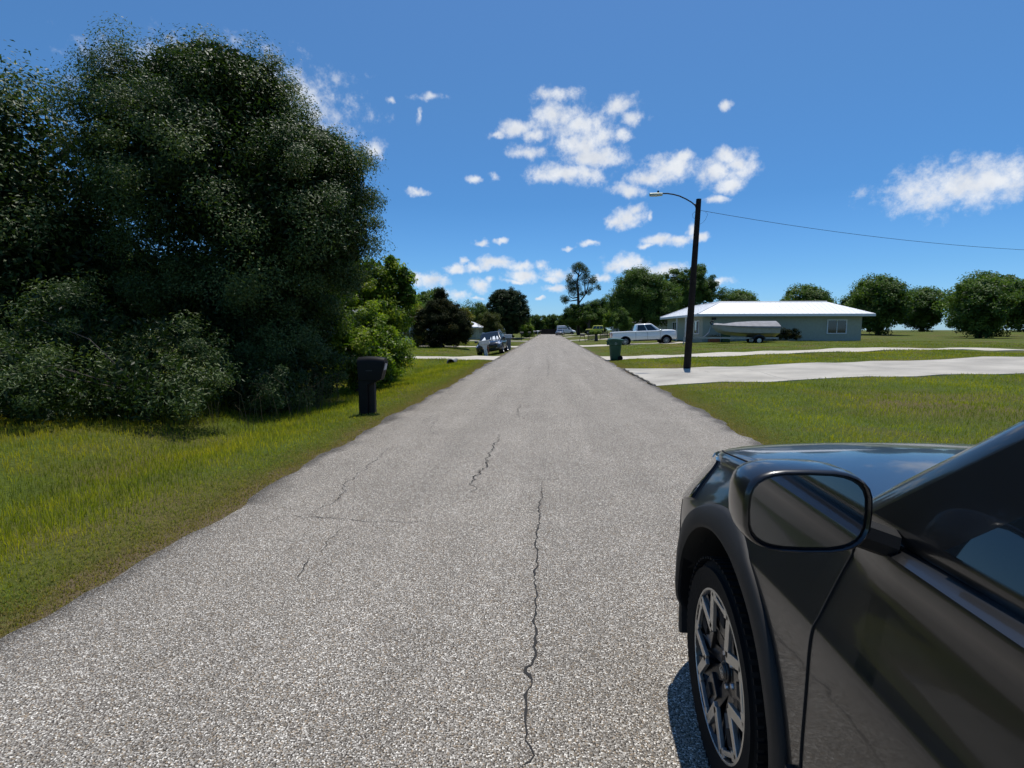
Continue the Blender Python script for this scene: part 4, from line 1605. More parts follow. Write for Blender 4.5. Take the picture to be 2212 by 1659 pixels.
# leaning white T-post mailbox in front of the blue car
p = G(1051, 769, -.02)
p.z = gzf(p.x, p.y)
root = thing('leaning_mailbox', 'leaning weathered white mailbox on a flared wooden post before the blue car', 'mailbox', p)
root.rotation_euler = (0, R(-9), 0)
MB().prism([(-.11, -.2), (.09, -.2), (.08, .45), (.12, .60), (.34, .72), (-.34, .72), (-.16, .60), (-.10, .45)], -.06, .06).build('post', 'weathered_white', root, bevel=.006)
MB().box((.0, 0, .82), (.64, .24, .2)).build('box', 'weathered_white', root, bevel=.012)
MB().box((.0, 0, .935), (.68, .28, .03)).build('lid', 'white_paint', root, bevel=.006)
MB().box((.17, .02, .2), (.05, .05, .9)).build('stake', 'terracotta', root)
# grey block mailbox
p = G(1098, 754, 0)
p.z = gzf(p.x, p.y)
root = thing('block_mailbox', 'grey brick-column mailbox with a white top beyond the blue car', 'mailbox', p)
MB().box((0, 0, .40), (.40, .40, 1.1)).build('column', 'brick_grey', root, bevel=.01)
MB().box((0, 0, 1.09), (.56, .5, .26)).build('box', 'weathered_white', root, bevel=.015)
MB().box((0, 0, 1.237), (.60, .54, .03)).build('cap', 'white_paint', root, bevel=.006)
mailbox('black arched mailbox on a dark post, left verge before the dome tree', 1126, 735.5, 'mail_black', 'post_dark', .1, 1.0, .5, .22, .26)
mailbox('small black mailbox on a thin post left of the lime tree', 1143, 733.0, 'mail_black', 'dark_metal', .07, .95, .45, .2, .24)
mailbox('pale grey mailbox on a post at the far left verge', 1154, 728.2, 'mail_grey', 'post_dark', .09, 1.0, .5, .24, .26)
mailbox('white mailbox near the end of the road, left verge', 1161.5, 726.2, 'white_paint', 'weathered_white', .10, 1.0, .6, .3, .3)
mailbox('dark mailbox furthest along the left verge near the road end', 1166.5, 725.6, 'mail_black', 'post_dark', .10, 1.0, .5, .25, .28)

# corrugated culvert end in the swale
p = G(975, 788, -.2)
root = thing('culvert_pipe', 'end of a small corrugated metal culvert pipe lying in the grass', 'pipe', (p.x, p.y, gzf(p.x, p.y)))
prof = []
for i in range(22):
    yy = -.15 + i * .05
    rr_ = .215 + .012 * (1 if i % 2 else -1)
    prof.append((rr_, yy))
prof += [(r0 - .03, h0) for r0, h0 in reversed(prof)]
MB().lathe(prof + [prof[0]], 24, 'Y', (0, 0, .02)).build('pipe', 'culvert', root, smooth=True)
MB().lathe([(.001, .8), (.2, .8)], 20, 'Y', (0, 0, .02)).build('dark_stop', 'liner', root)  # near-black disc across the bore, standing in for its dark inside

# ------------------------------------------------------------------ covered boat on its trailer
bx, by = W(1539, 702, 44.6).x, 44.6
bz = gzf(bx, by)
root = thing('covered_boat', 'small boat under a sagging grey tarpaulin', 'boat', (bx, by, bz + .58))
st = [(0.0, .05, .78, 1.0), (.35, .35, .42, .99), (.9, .62, .22, .95), (1.8, .85, .1, .90), (3.2, .95, .05, .87), (5.0, .95, .05, .86)]
vs, fs = [], []
for x, hw, zk, zg in st:
    for y, z in ((-hw, zg), (-hw * .92, zk + (zg - zk) * .35), (0, zk), (hw * .92, zk + (zg - zk) * .35), (hw, zg)):
        vs.append((x, y, z))
for i in range(len(st) - 1):
    for k in range(4):
        fs.append((i * 5 + k, i * 5 + k + 1, (i + 1) * 5 + k + 1, (i + 1) * 5 + k))
    fs.append((i * 5 + 4, i * 5, (i + 1) * 5, (i + 1) * 5 + 4))
fs += [tuple(range(5)), tuple(range(25, 30))]
MB().add(vs, fs).build('hull', 'hull', root, smooth=True)
vs, fs = [], []
for x, hw, zk, zg in st:
    rise = .12 + .3 * sstep(.4, 3, np.array(x)) + .03 * math.sin(x * 4)
    for k, (fy, fz, dz) in enumerate(((-1.04, -.28, 0), (-1.03, .02, 0), (-.55, .6, .02), (0, 1, 0), (.55, .6, .02), (1.03, .02, 0), (1.04, -.28, 0))):
        vs.append((x - (.06 if x == 0 else 0), fy * (hw + .03), zg + float(rise) * fz + dz * math.sin(5 * x)))
for i in range(len(st) - 1):
    for k in range(6):
        fs.append((i * 7 + k, i * 7 + k + 1, (i + 1) * 7 + k + 1, (i + 1) * 7 + k))
fs += [tuple(range(7))]
o = MB().add(vs, fs).build('tarpaulin', 'tarp', root, smooth=True)
MB().tube([(-.05, 0, 1.02), (-.18, 0, 1.22), (-.1, 0, 1.3), (.1, 0, 1.25)], .06, 8).build('bow_motor', 'mail_black', root, smooth=True)
root = thing('boat_trailer', 'low metal boat trailer under the tarpaulin-covered boat', 'trailer', (bx, by, bz))
f = MB()
f.box((1.9, -.6, .52), (6.2, .09, .12))
f.box((1.9, .6, .52), (6.2, .09, .12))
f.box((-1.6, 0, .52), (1.4, .1, .1))
for x in (-.9, 1.5, 3.5, 4.9):
    f.box((x, 0, .44), (.08, 1.2, .07))
f.build('frame', 'galvanised', root)
MB().tube([(-.75, 0, .5), (-.25, 0, .95), (-.12, 0, 1.5)], .045, 8).build('winch_post', 'galvanised', root)
MB().box((-2.25, 0, .27), (.09, .09, .56)).build('jack_stand', 'galvanised', root)
for sy in (-.85, .85):
    w_ = MB().lathe([(.05, -.09), (.30, -.09), (.33, -.06), (.33, .06), (.30, .09), (.05, .09)], 24, 'Y', (3.4, sy, .33), True).build('wheel', 'rubber', root, smooth=True)
    MB().lathe([(.001, -.10), (.17, -.095), (.18, -.06)], 20, 'Y', (3.4, sy, .33)).build('rim', 'rim_silver', w_, smooth=True)
    MB().tube([(2.95, sy, .45), (3.1, sy, .66), (3.4, sy, .74), (3.7, sy, .66), (3.85, sy, .45)], .10, 6).build('mudguard', 'mail_black', root, smooth=True)

# things along the sage house wall
px, py = 13.35, 47.0
root = thing('planter', 'low terracotta planter with red flowers by the pickup bumper', 'planter', base(14.35, 50.3 - 2.6), R(4))
MB().box((0, 0, .2), (.9, .45, .42)).build('trough', 'terracotta', root, bevel=.02)
P = rng.normal(0, 1, (500, 3)) * np.array([.35, .16, .1]) + np.array([0, 0, .5])
leaves('foliage', P, P * 0 + np.array([0, 0, 1.]), np.full(500, .08), np.full(500, .05), 'leaf_dark', root, rng.random(500))['kind'] = 'stuff'
root = thing('storage_bin', 'dark plastic storage bin beside the sage house corner', 'bin', base(15.3, 47.6))
MB().box((0, 0, .42), (.6, .6, .85), taper=1.08).build('body', 'bin_green', root, bevel=.03)
MB().box((0, 0, .885), (.7, .7, .07)).build('lid', 'mail_black', root, bevel=.02)
tree('wall_shrub', 'dark clipped shrub against the sage house wall', base(19.5, 47.9), [(0, 0, .6, 1.3, .5, .6), (1.4, 0, .55, .9, .5, .55)], 6000, .09, 'leaf_dark', .5, .04, clump=.2, nclump=60, cat='shrub')

# black iron fence sections, right side beyond the truck
def fence(label, u0, v0, u1, v1, h=.95):
    a, b = G(u0, v0, .1), G(u1, v1, .1)
    a.z, b.z = gzf(a.x, a.y), gzf(b.x, b.y)
    root = thing('iron_fence', label, 'fence', a)
    d_ = b - a
    n_ = max(2, int(d_.length / .13))
    ang = math.atan2(d_.y, d_.x)
    for k in (0, 1):
        q = d_ * k
        MB().box((q.x, q.y, q.z + h / 2 - .05), (.07, .07, h + .15), ang).build('post', 'fence_black', root)
    for zz_ in (.12, h - .06):
        MB().tube([(0, 0, zz_), (d_.x, d_.y, d_.z + zz_)], .018, 4).build('rail', 'fence_black', root)
    proto = None
    for k in range(1, n_):
        q = d_ * (k / n_)
        if proto is None:
            proto = MB().box((0, 0, h / 2), (.02, .02, h - .1)).build('picket', 'fence_black', root)
            c_ = proto
        else:
            c_ = proto.copy()
            COL.objects.link(c_)
        c_.location = q


fence('short black iron fence section left of the vine-wrapped stump', 1270, 735.0, 1288, 734.0, 1.05)
fence('black iron fence section right of the vine-wrapped stump, before the jeep', 1296, 734.3, 1313, 733.2, 1.1)
p = G(1288, 737.5, .1)
root = tree('vine_stump', 'stump wrapped in a spreading yellow-green vine before the jeep', base(p.x, p.y), [(-.1, 0, 1.15, .6, .4, .16), (.3, 0, 1.1, .4, .35, .15), (-.5, 0, 1.05, .35, .35, .12)],
            2200, .12, 'leaf_bright', 1.1, .2, clump=.2, nclump=40, cat='plant', inner=.05, limbs=3)
# wire newspaper-box stand
p = G(1258, 737.5, .1)
root = thing('wire_stand', 'dark wire-legged mailbox stand on the right verge before the jeep', 'mailbox', base(p.x, p.y))
rural_box(root, .55, .3, .3, .72, 'mail_black')
for sx in (-.25, .25):
    for sy in (-.14, .14):
        MB().tube([(sx * 1.5, sy * 1.5, -.05), (sx, sy, .72)], .02, 5).build('leg', 'fence_black', root)
MB().box((0, 0, .45), (.5, .28, .02)).build('shelf', 'fence_black', root)
# board fence closing the road end
root = thing('board_fence', 'dark board fence under the trees at the end of the road', 'fence', (-2.5, 171, gzf(-2.5, 171)))
for i in range(38):
    MB().box((i * .25, 0, .8), (.235, .03, 1.7 + .02 * (i % 3))).build('board', 'post_dark', root)
for zz_ in (.3, 1.3):
    MB().box((4.6, .05, zz_), (9.5, .06, .09)).build('rail', 'post_dark', root)
# ------------------------------------------------------------------ vehicles (local x = forward, origin under the front axle)
def pchip(xs, ys, x):
    xs, ys = np.asarray(xs, float), np.asarray(ys, float)
    h = np.diff(xs)
    d = np.diff(ys) / h
    m = np.zeros_like(ys)
    for i in range(1, len(xs) - 1):
        if d[i - 1] * d[i] > 0:
            w1, w2 = 2 * h[i] + h[i - 1], h[i] + 2 * h[i - 1]
            m[i] = (w1 + w2) / (w1 / d[i - 1] + w2 / d[i])
    m[0], m[-1] = d[0], d[-1]
    k = np.clip(np.searchsorted(xs, x) - 1, 0, len(xs) - 2)
    t = (x - xs[k]) / h[k]
    return ((1 + 2 * t) * (1 - t) ** 2) * ys[k] + t * (1 - t) ** 2 * h[k] * m[k] + t * t * (3 - 2 * t) * ys[k + 1] + t * t * (t - 1) * h[k] * m[k + 1]


class Body:
    """lofted lower body; station rows: x, z bottom, z shoulder, z top, half width bottom, shoulder, top edge, crown"""

    def __init__(s, st, smooth=True):
        st = sorted(st)
        s.xs = [r[0] for r in st]
        s.c = [[r[k] for r in st] for k in range(1, 8)]
        s.sm = smooth
        s.memo = {}

    def params(s, x):
        if s.sm:
            return [float(pchip(s.xs, c, x)) for c in s.c]
        return [float(np.interp(x, s.xs, c)) for c in s.c]

    def sec(s, x):
        x = round(float(x), 5)
        if x not in s.memo:
            s.memo[x] = s.sec_raw(x)
        return s.memo[x]

    def sec_raw(s, x):
        zb, zs, zt, wb, ws, wt, cr = s.params(x)
        hm = zs - zb
        return [(0, zb), (.8 * wb, zb), (wb, zb + .06), (wb + (ws - wb) * .55 + .012, zb + .42 * hm), (ws + .004, zb + .78 * hm), (ws, zs), (ws - .018, zs + .2 * (zt - zs)),
                (wt + (ws - wt) * .38, zs + .72 * (zt - zs)), (wt, zt), (.55 * wt, zt + cr * .8), (0, zt + cr)]

    def at(s, x, t):
        """point on the left side, t along the section (0..10)"""
        q = s.sec(x)
        i = min(max(int(t), 0), 9)
        f = t - i
        p0 = q[i - 1] if i > 0 else (-q[1][0], q[1][1])
        p3 = q[i + 2] if i < 9 else (-q[9][0], q[9][1])
        o = []
        for k in (0, 1):
            a, b, c, d = p0[k], q[i][k], q[i + 1][k], p3[k]
            o.append(.5 * (2 * b + (c - a) * f + (2 * a - 5 * b + 4 * c - d) * f * f + (3 * b - a - 3 * c + d) * f ** 3))
        return Vector((x, o[0], o[1]))

    def y_at(s, x, z):
        q = [s.at(x, t) for t in np.linspace(2, 8, 25)]
        return float(np.interp(z, [p.z for p in q], [p.y for p in q]))

    def mesh(s, n):
        xs = np.linspace(s.xs[0], s.xs[-1], n)
        xs = np.unique(np.concatenate([xs, np.array(s.xs)]))
        vs, fs = [], []
        rows = []
        for x in xs:
            q = [(p.y, p.z) for p in (s.at(x, t) for t in np.linspace(0, 10, 41 if n > 60 else 21))]
            q[0], q[-1] = (0, q[0][1]), (0, q[-1][1])
            loop = [(x, y, z) for y, z in q] + [(x, -y, z) for y, z in q[-2:0:-1]]
            rows.append(len(loop))
            vs += loop
        k = rows[0]
        for i in range(len(xs) - 1):
            for j in range(k):
                fs.append((i * k + j, i * k + (j + 1) % k, (i + 1) * k + (j + 1) % k, (i + 1) * k + j))
        fs += [tuple(range(k)), tuple(range((len(xs) - 1) * k, len(xs) * k))]
        return vs, fs

    def patch(s, name, mat, parent, x0, x1, t0, t1, side, off=.006, nx=8, ntt=6, shape=None):
        """thin raised panel that follows the body skin"""
        vs, fs = [], []
        for lay in (off, -.012):
            for i in range(nx + 1):
                for j in range(ntt + 1):
                    a, b = i / nx, j / ntt
                    xa, ta = x0 + (x1 - x0) * a, t0 + (t1 - t0) * b
                    if shape:
                        xa, ta = shape(a, b)
                    p = s.at(xa, ta)
                    dx = s.at(xa + .01, ta) - s.at(xa - .01, ta)
                    dt = s.at(xa, min(ta + .08, 9.99)) - s.at(xa, ta - .08)
                    n_ = dx.cross(dt)
                    n_ = n_.normalized() if n_.length > 1e-9 else Vector((0, 1, 0))
                    if n_.y * 1.0 + n_.z * .3 < 0:
                        n_ = -n_
                    p = p + n_ * lay
                    vs.append((p.x, p.y * side, p.z))
        m = (nx + 1) * (ntt + 1)
        for i in range(nx):
            for j in range(ntt):
                k = i * (ntt + 1) + j
                fs.append((k, k + 1, k + ntt + 2, k + ntt + 1))
        rim = [i * (ntt + 1) for i in range(nx + 1)] + [nx * (ntt + 1) + j for j in range(1, ntt + 1)] + [i * (ntt + 1) + ntt for i in range(nx - 1, -1, -1)] + list(range(ntt - 1, 0, -1))
        for a, b in zip(rim, rim[1:] + rim[:1]):
            fs.append((a, b, m + b, m + a))
        return MB().add(vs, fs).build(name, mat, parent, smooth=True, angle=50)


def cut(o, cutters):
    """subtract cutter meshes for good"""
    for c in cutters:
        c.parent = o.parent
        m = o.modifiers.new('b', 'BOOLEAN')
        m.operation = 'DIFFERENCE'
        m.solver = 'EXACT'
        m.object = c
    bpy.context.view_layer.update()
    dg = bpy.context.evaluated_depsgraph_get()
    me = bpy.data.meshes.new_from_object(o.evaluated_get(dg))
    o.modifiers.clear()
    o.data = me
    for c in cutters:
        bpy.data.objects.remove(c, do_unlink=True)
    me.shade_smooth()
    me.set_sharp_from_angle(angle=R(42))


def wheel(parent, x, y, side, Rw, wd, rim, style=0, steer=0.):
    """wheel part with tyre and rim; the outer face points to side*y"""
    w = sub('wheel', parent, (x, y, Rw), (0, 0, steer + (0 if side < 0 else math.pi)))
    h = wd / 2
    # outer face towards local -y
    prof = [(rim - .015, -h + .012), (rim, -h + .002), (rim + .02, -h), ((rim + Rw) / 2 + .02, -h - .008), (Rw - .03, -h + .004), (Rw - .006, -h + .022), (Rw, -h + .05)]
    prof += [(r_, -q) for r_, q in reversed(prof)]
    MB().lathe(prof, 48, 'Y').build('tyre', 'rubber', w, smooth=True)
    if style == 1:
        tr = MB()
        for k in range(72):
            a = 2 * math.pi * k / 72
            for yy, ln in ((-h + .03, .06), (0, .07), (h - .03, .06)):
                m = Matrix.Rotation(-a, 3, 'Y') @ Matrix.Rotation(.35, 3, 'X')
                c = Matrix.Rotation(-a, 3, 'Y') @ Vector((Rw + .001, yy, 0))
                tr.box(c, (.008, ln, .019), rot=Matrix.Rotation(-a, 3, 'Y'))
        tr.build('tread', 'rubber', w)
        return w
    rb = MB().lathe([(rim, -h + .004), (rim - .012, -h + .006), (rim - .03, -h + .03), (rim - .045, h - .05), (.03, h - .05)], 40, 'Y')
    rb.build('rim_barrel', 'rim_dark', w, smooth=True)
    sp_ = MB()
    for k in range(12 if style == 0 else 5):
        n_ = 12 if style == 0 else 5
        a = 2 * math.pi * k / n_
        m = Matrix.Rotation(-a, 3, 'Y')
        c = m @ Vector((rim * .52, -h + .02, 0))
        sp_.box(c, (rim * .95, .03, rim * .10), rot=m)
    sp_.lathe([(rim * .98, -h + .004), (rim * .93, -h - .002), (rim * .90, -h + .02)], 40, 'Y')
    sp_.lathe([(.001, -h - .005), (rim * .22, -h), (rim * .26, -h + .03)], 24, 'Y')
    sp_.build('rim', 'rim_silver', w, smooth=True, angle=30)
    return w


def panel(name, mat, parent, cs, off=.006, inset=0.):
    """thin raised quad panel on four corner points"""
    cs = [Vector(c) for c in cs]
    n_ = (cs[1] - cs[0]).cross(cs[3] - cs[0]).normalized()
    ctr = sum(cs, Vector()) / 4
    if n_.dot(Vector((ctr.x * .0, ctr.y, .15))) < 0 and abs(n_.y) > .3:
        n_ = -n_
    q = [c + (ctr - c).normalized() * inset for c in cs]
    vs = [p + n_ * off for p in q] + [p - n_ * .012 for p in q]
    return MB().add(vs, [(0, 1, 2, 3), (7, 6, 5, 4), (0, 4, 5, 1), (1, 5, 6, 2), (2, 6, 7, 3), (3, 7, 4, 0)]).build(name, mat, parent)


def lerp(a, b, t):
    return Vector(a) * (1 - t) + Vector(b) * t


def cabin(parent, paint, xr0, xf0, xr1, xf1, z0, z1, w0, w1, splits, glass='glass_dark', name='cabin', wf=None, bevel=.06):
    """greenhouse shell with its windows; splits: pillar positions (fractions from rear to front) for side glass"""
    wf = wf or w0
    b = [(xr0, w0, z0), (xf0, wf, z0), (xf0, -wf, z0), (xr0, -w0, z0)]
    t = [(xr1, w1, z1), (xf1, w1, z1), (xf1, -w1, z1), (xr1, -w1, z1)]
    vs = b + t + [(lerp(t[0], t[3], .5) + Vector((.05, 0, .035))), (lerp(t[1], t[2], .5) + Vector((-.05, 0, .035)))]
    fs = [(0, 1, 2, 3), (0, 4, 5, 1), (3, 2, 6, 7), (1, 5, 9, 6, 2), (0, 3, 7, 8, 4), (4, 8, 9, 5), (8, 7, 6, 9)]
    sh = MB().add(vs, fs).build(name, paint, parent, smooth=True, bevel=bevel, seg=3, angle=35)
    # glass
    def face(p00, p10, p11, p01, a0, a1, c0, c1):
        f = lambda a, c: lerp(lerp(p00, p10, a), lerp(p01, p11, a), c)
        return [f(a0, c0), f(a1, c0), f(a1, c1), f(a0, c1)]
    out = {}
    cs = face(b[2], b[1], t[1], t[2], .07, .93, .10, .90)
    n_ = Vector((z1 - z0, 0, xf0 - xf1)).normalized()
    out['front'] = MB().add([Vector(p) + n_ * .007 for p in cs] + [Vector(p) - n_ * .01 for p in cs], [(0, 1, 2, 3), (7, 6, 5, 4), (0, 4, 5, 1), (1, 5, 6, 2), (2, 6, 7, 3), (3, 7, 4, 0)]).build('windscreen', glass, parent)
    cs = face(b[0], b[3], t[3], t[0], .09, .91, .15, .88)
    n2 = Vector((-(z1 - z0), 0, xr1 - xr0)).normalized()
    MB().add([Vector(p) + n2 * .007 for p in cs] + [Vector(p) - n2 * .01 for p in cs], [(0, 1, 2, 3), (7, 6, 5, 4), (0, 4, 5, 1), (1, 5, 6, 2), (2, 6, 7, 3), (3, 7, 4, 0)]).build('rear_window', glass, parent)
    for sd in (0, 1):
        p00, p10, p11, p01 = (b[0], b[1], t[1], t[0]) if sd == 0 else (b[3], b[2], t[2], t[3])
        for a0, a1 in splits:
            panel('side_window', glass, parent, face(p00, p10, p11, p01, a0, a1, .10, .86), .007)
    out['shell'] = sh
    out['n'] = n_
    out['fr'] = (b[2], b[1], t[1], t[2])
    return out


def cyl_cutter(x, z, r_, y0, y1, n=40):
    mb = MB()
    mb.lathe([(r_, y0), (r_, y1)], n, 'Y', (x, 0, z), True)
    return mb.build('cutter', 'liner')


def liner(parent, x, z, r_, y0, y1):
    vs, fs = [], []
    n_ = 20
    for k in range(n_ + 1):
        th = -.5 + (math.pi + 1.0) * k / n_
        for yy in (y0, y1):
            vs.append((x + r_ * math.cos(th), yy, z + r_ * math.sin(th)))
    for k in range(n_):
        fs.append((2 * k, 2 * k + 1, 2 * k + 3, 2 * k + 2))
    fs.append(tuple(2 * k for k in range(n_ + 1)))
    return MB().add(vs, fs).build('wheel_liner', 'liner', parent, smooth=True)


def make_car(name, label, cat, loc, rotz, paint, st, axles, Rw, track, arch, cab, wheels=None, rimr=.22, wd=.22, tilt=(0, 0), trim='cladding', extra_cut=(), n=44, style=0, clad=True, group=None):
    root = thing(name, label, cat, loc, 0, group)
    root.rotation_euler = Euler((tilt[0], tilt[1], rotz))
    B = Body(st)
    vs, fs = B.mesh(n)
    body = MB().add(vs, fs).build('body', paint, root, smooth=True, angle=42)
    cs = []
    for xa in axles:
        for s_ in (-1, 1):
            cs.append(cyl_cutter(xa, Rw + .01, arch, s_ * (track - wd - .06), s_ * (track + .4)))
    cs += list(extra_cut)
    cut(body, cs)
    for xa in axles:
        for s_ in (-1, 1):
            liner(root, xa, Rw + .01, arch - .004, s_ * (track - wd - .055), s_ * (track - .05))
            wheel(root, xa, s_ * (track - wd / 2 - .005), s_, Rw, wd, rimr, style)
            if clad:
                vs, fs = [], []
                m = 26
                for k in range(m + 1):
                    th = -.28 + (math.pi + .56) * k / m
                    for rr_, lift in ((arch - .006, .010), (arch + .055, .014), (arch + .062, -.02), (arch - .006, -.05)):
                        px_, pz_ = xa + rr_ * math.cos(th), Rw + .01 + rr_ * math.sin(th)
                        px_ = min(max(px_, B.xs[0] + .03), B.xs[-1] - .03)
                        vs.append((px_, s_ * (B.y_at(px_, pz_) + lift), pz_))
                for k in range(m):
                    for j in range(4):
                        fs.append((k * 4 + j, k * 4 + (j + 1) % 4, k * 4 + 4 + (j + 1) % 4, k * 4 + 4 + j))
                fs += [(0, 1, 2, 3), tuple(range(4 * m, 4 * m + 4))]
                MB().add(vs, fs).build('wheel_arch_trim', trim, root, smooth=True)
    c = cabin(root, paint, **cab) if cab else None
    return root, B, c


pm('mirror_silver', (.75, .77, .80), .02, 1.0, var=.02)


def mirror(root, x, y, z, s_, mat, size=1.):
    vs = []
    m = MB()
    m.tube([(x, s_ * (y - .02), z - .02), (x + .01, s_ * (y + .10), z + .02)], .03, 8)
    m.build('mirror_stalk', 'cladding', root, smooth=True)
    h = MB()
    prof = [(-.048, .90), (-.057, .93), (-.055, .965), (-.045, .985), (-.02, 1), (.01, .99), (.035, .95), (.06, .86), (.08, .72), (.093, .52), (.099, .25), (.10, .05)]
    ns_ = 28
    vs, fs = [], []
    for dx, k in prof:
        for a in range(ns_):
            th = 2 * math.pi * a / ns_
            cx_, sx_ = math.cos(th), math.sin(th)
            yy = .108 * k * math.copysign(abs(cx_) ** .62, cx_) * size
            zz_ = .074 * k * math.copysign(abs(sx_) ** .62, sx_) * size
            vs.append((x + dx * size, s_ * (y + .17) + s_ * yy, z + .06 + zz_))
    for i in range(len(prof) - 1):
        for a in range(ns_):
            fs.append((i * ns_ + a, i * ns_ + (a + 1) % ns_, (i + 1) * ns_ + (a + 1) % ns_, (i + 1) * ns_ + a))
    fs += [tuple(range(ns_)), tuple(range((len(prof) - 1) * ns_, len(prof) * ns_))]
    o = h.add(vs, fs).build('mirror', mat, root, smooth=True, angle=50)
    gl = [(.094 * math.copysign(abs(math.cos(t)) ** .62, math.cos(t)) * size + s_ * (y + .17), .063 * math.copysign(abs(math.sin(t)) ** .62, math.sin(t)) * size + z + .06) for t in np.linspace(0, 2 * math.pi, 29)[:-1]]
    MB().prism(gl, x - .050 * size, x - .044 * size, 'X').build('mirror_glass', 'mirror_silver', o)


# --- white pickup, nose towards the house
TX = W(1441, 735, 51.4).x - .3
st = [(-4.95, .62, .95, 1.30, .86, .92, .90, 0), (-4.85, .55, .95, 1.34, .93, .98, .94, 0), (-3.75, .50, .95, 1.35, .94, 1.0, .95, 0), (-2.7, .48, .95, 1.34, .94, 1.0, .95, 0), (-.6, .48, .93, 1.34, .94, 1.0, .93, .02),
      (-.3, .48, .93, 1.35, .94, 1.0, .88, .05), (.2, .48, .92, 1.34, .94, 1.01, .87, .06), (.70, .48, .90, 1.31, .93, .99, .84, .05), (.88, .50, .88, 1.27, .90, .96, .82, .03), (.95, .54, .86, 1.20, .86, .92, .80, .02)]
truck, TB, c = make_car('pickup_truck', 'white crew-cab pickup truck parked nose-in before the sage house', 'truck', (TX, 51.2, gzf(TX - 1.9, 51.2) + .02), 0, 'car_white', st, (0, -3.75), .41, 1.0, .49,
                        dict(xr0=-2.78, xf0=-.42, xr1=-2.6, xf1=-1.28, z0=1.30, z1=1.99, w0=.91, w1=.74, splits=((.06, .44), (.48, .86))), rimr=.27, wd=.27, tilt=(0, -math.atan(.04)), clad=False, extra_cut=[MB().box((-3.8, 0, 1.25), (1.95, 1.62, .9)).build('cutter', 'liner')])
for s_ in (-1, 1):
    MB().box((-4.95, s_ * .86, 1.05), (.08, .12, .40)).build('taillight', 'lamp_red', truck, bevel=.01)
    MB().box((.93, s_ * .74, 1.02), (.09, .26, .16)).build('headlight', 'lamp_clear', truck, bevel=.02)
    mirror(truck, -.55, .93, 1.30, s_, 'car_white', size=1.25)
    for x in (-2.05, -1.15):
        MB().box((x - .1, s_ * 1.006, 1.12), (.2, .025, .03)).build('door_handle', 'car_white', truck, bevel=.006)
    for x in (-2.78, -1.70, -.55):
        MB().box((x, s_ * 1.0, .90), (.014, .014, .70)).build('door_seam', 'liner', truck)
    MB().box((-1.8, s_ * .93, .46), (2.5, .14, .07)).build('side_step', 'cladding', truck, bevel=.02)
    vs, fs = [], []
    for xa in (0, -3.75):
        m_ = MB()
        pa = [(xa + .495 * math.cos(th), s_ * .992, .42 + .495 * math.sin(th)) for th in np.linspace(-.1, math.pi + .1, 20)]
        m_.tube(pa, .022, 6)
        m_.build('wheel_arch_trim', 'cladding', truck, smooth=True)
MB().box((-5.02, 0, .66), (.16, 1.8, .2)).build('rear_bumper', 'cladding', truck, bevel=.03)
MB().box((.97, 0, .62), (.12, 1.75, .22)).build('front_bumper', 'rim_silver', truck, bevel=.04)
MB().box((.96, 0, .98), (.06, 1.15, .3)).build('grille', 'cladding', truck, bevel=.01)
MB().box((-4.955, 0, 1.06), (.02, 1.5, .42)).build('tailgate', 'car_white', truck, bevel=.008)

# --- dark blue crossover on the left verge, facing the camera
st2 = [(-3.45, .42, .80, 1.02, .74, .80, .74, 0), (-3.3, .36, .82, 1.08, .84, .89, .80, 0), (-2.66, .32, .82, 1.10, .88, .925, .84, 0), (-1.3, .30, .80, 1.08, .88, .92, .84, 0), (-.7, .30, .80, 1.06, .88, .92, .82, .02), (-.4, .30, .80, 1.05, .88, .92, .74, .04),
       (.2, .30, .78, 1.00, .88, .925, .72, .05), (.6, .32, .76, .94, .85, .88, .66, .05), (.80, .34, .72, .86, .76, .80, .58, .04), (.90, .38, .68, .77, .64, .68, .48, .02)]
cp = G(1068, 769, -.2)
car, CB, c = make_car('crossover_car', 'dark navy crossover parked tilted on the grass facing down the street', 'car', (-4.05, 37.4, (gzf(-3.2, 38.5) + gzf(-4.95, 38.5)) / 2 + .0), R(-90 - 1), 'car_navy', st2, (0, -2.66), .355, .925, .43,
                      dict(xr0=-3.35, xf0=-.45, xr1=-2.95, xf1=-1.25, z0=1.03, z1=1.66, w0=.84, w1=.63, splits=((.10, .34), (.37, .62), (.65, .90))), tilt=(R(0), 0))
car.rotation_euler = (Euler((min(R(9.5), math.atan2(gzf(-3.2, 38.5) - gzf(-4.95, 38.5), 1.75)), 0, R(-92)), 'XYZ'))
for s_ in (-1, 1):
    CB.patch('headlight', 'lamp_clear', car, .45, .78, 5.6, 7.4, s_, .012)
    MB().box((.86, s_ * .60, .52), (.08, .13, .10)).build('fog_lamp', 'lamp_clear', car, bevel=.02)
    mirror(car, -.62, .86, 1.06, s_, 'car_navy')
    MB().tube([(-2.8, s_ * .62, 1.70), (-2.0, s_ * .63, 1.73), (-1.4, s_ * .60, 1.70)], .02, 6).build('roof_rail', 'rim_silver', car, smooth=True)
    for x in (-.75, -1.75):
        MB().box((x, s_ * .918, .74), (.012, .016, .60)).build('door_seam', 'liner', car)
MB().box((.865, 0, .62), (.08, .86, .15)).build('grille', 'gloss_black', car, bevel=.02)
MB().box((.885, 0, .46), (.06, 1.05, .16)).build('lower_grille', 'cladding', car, bevel=.02)
MB().box((.915, 0, .70), (.012, .16, .09)).build('badge', 'rim_silver', car, bevel=.02)
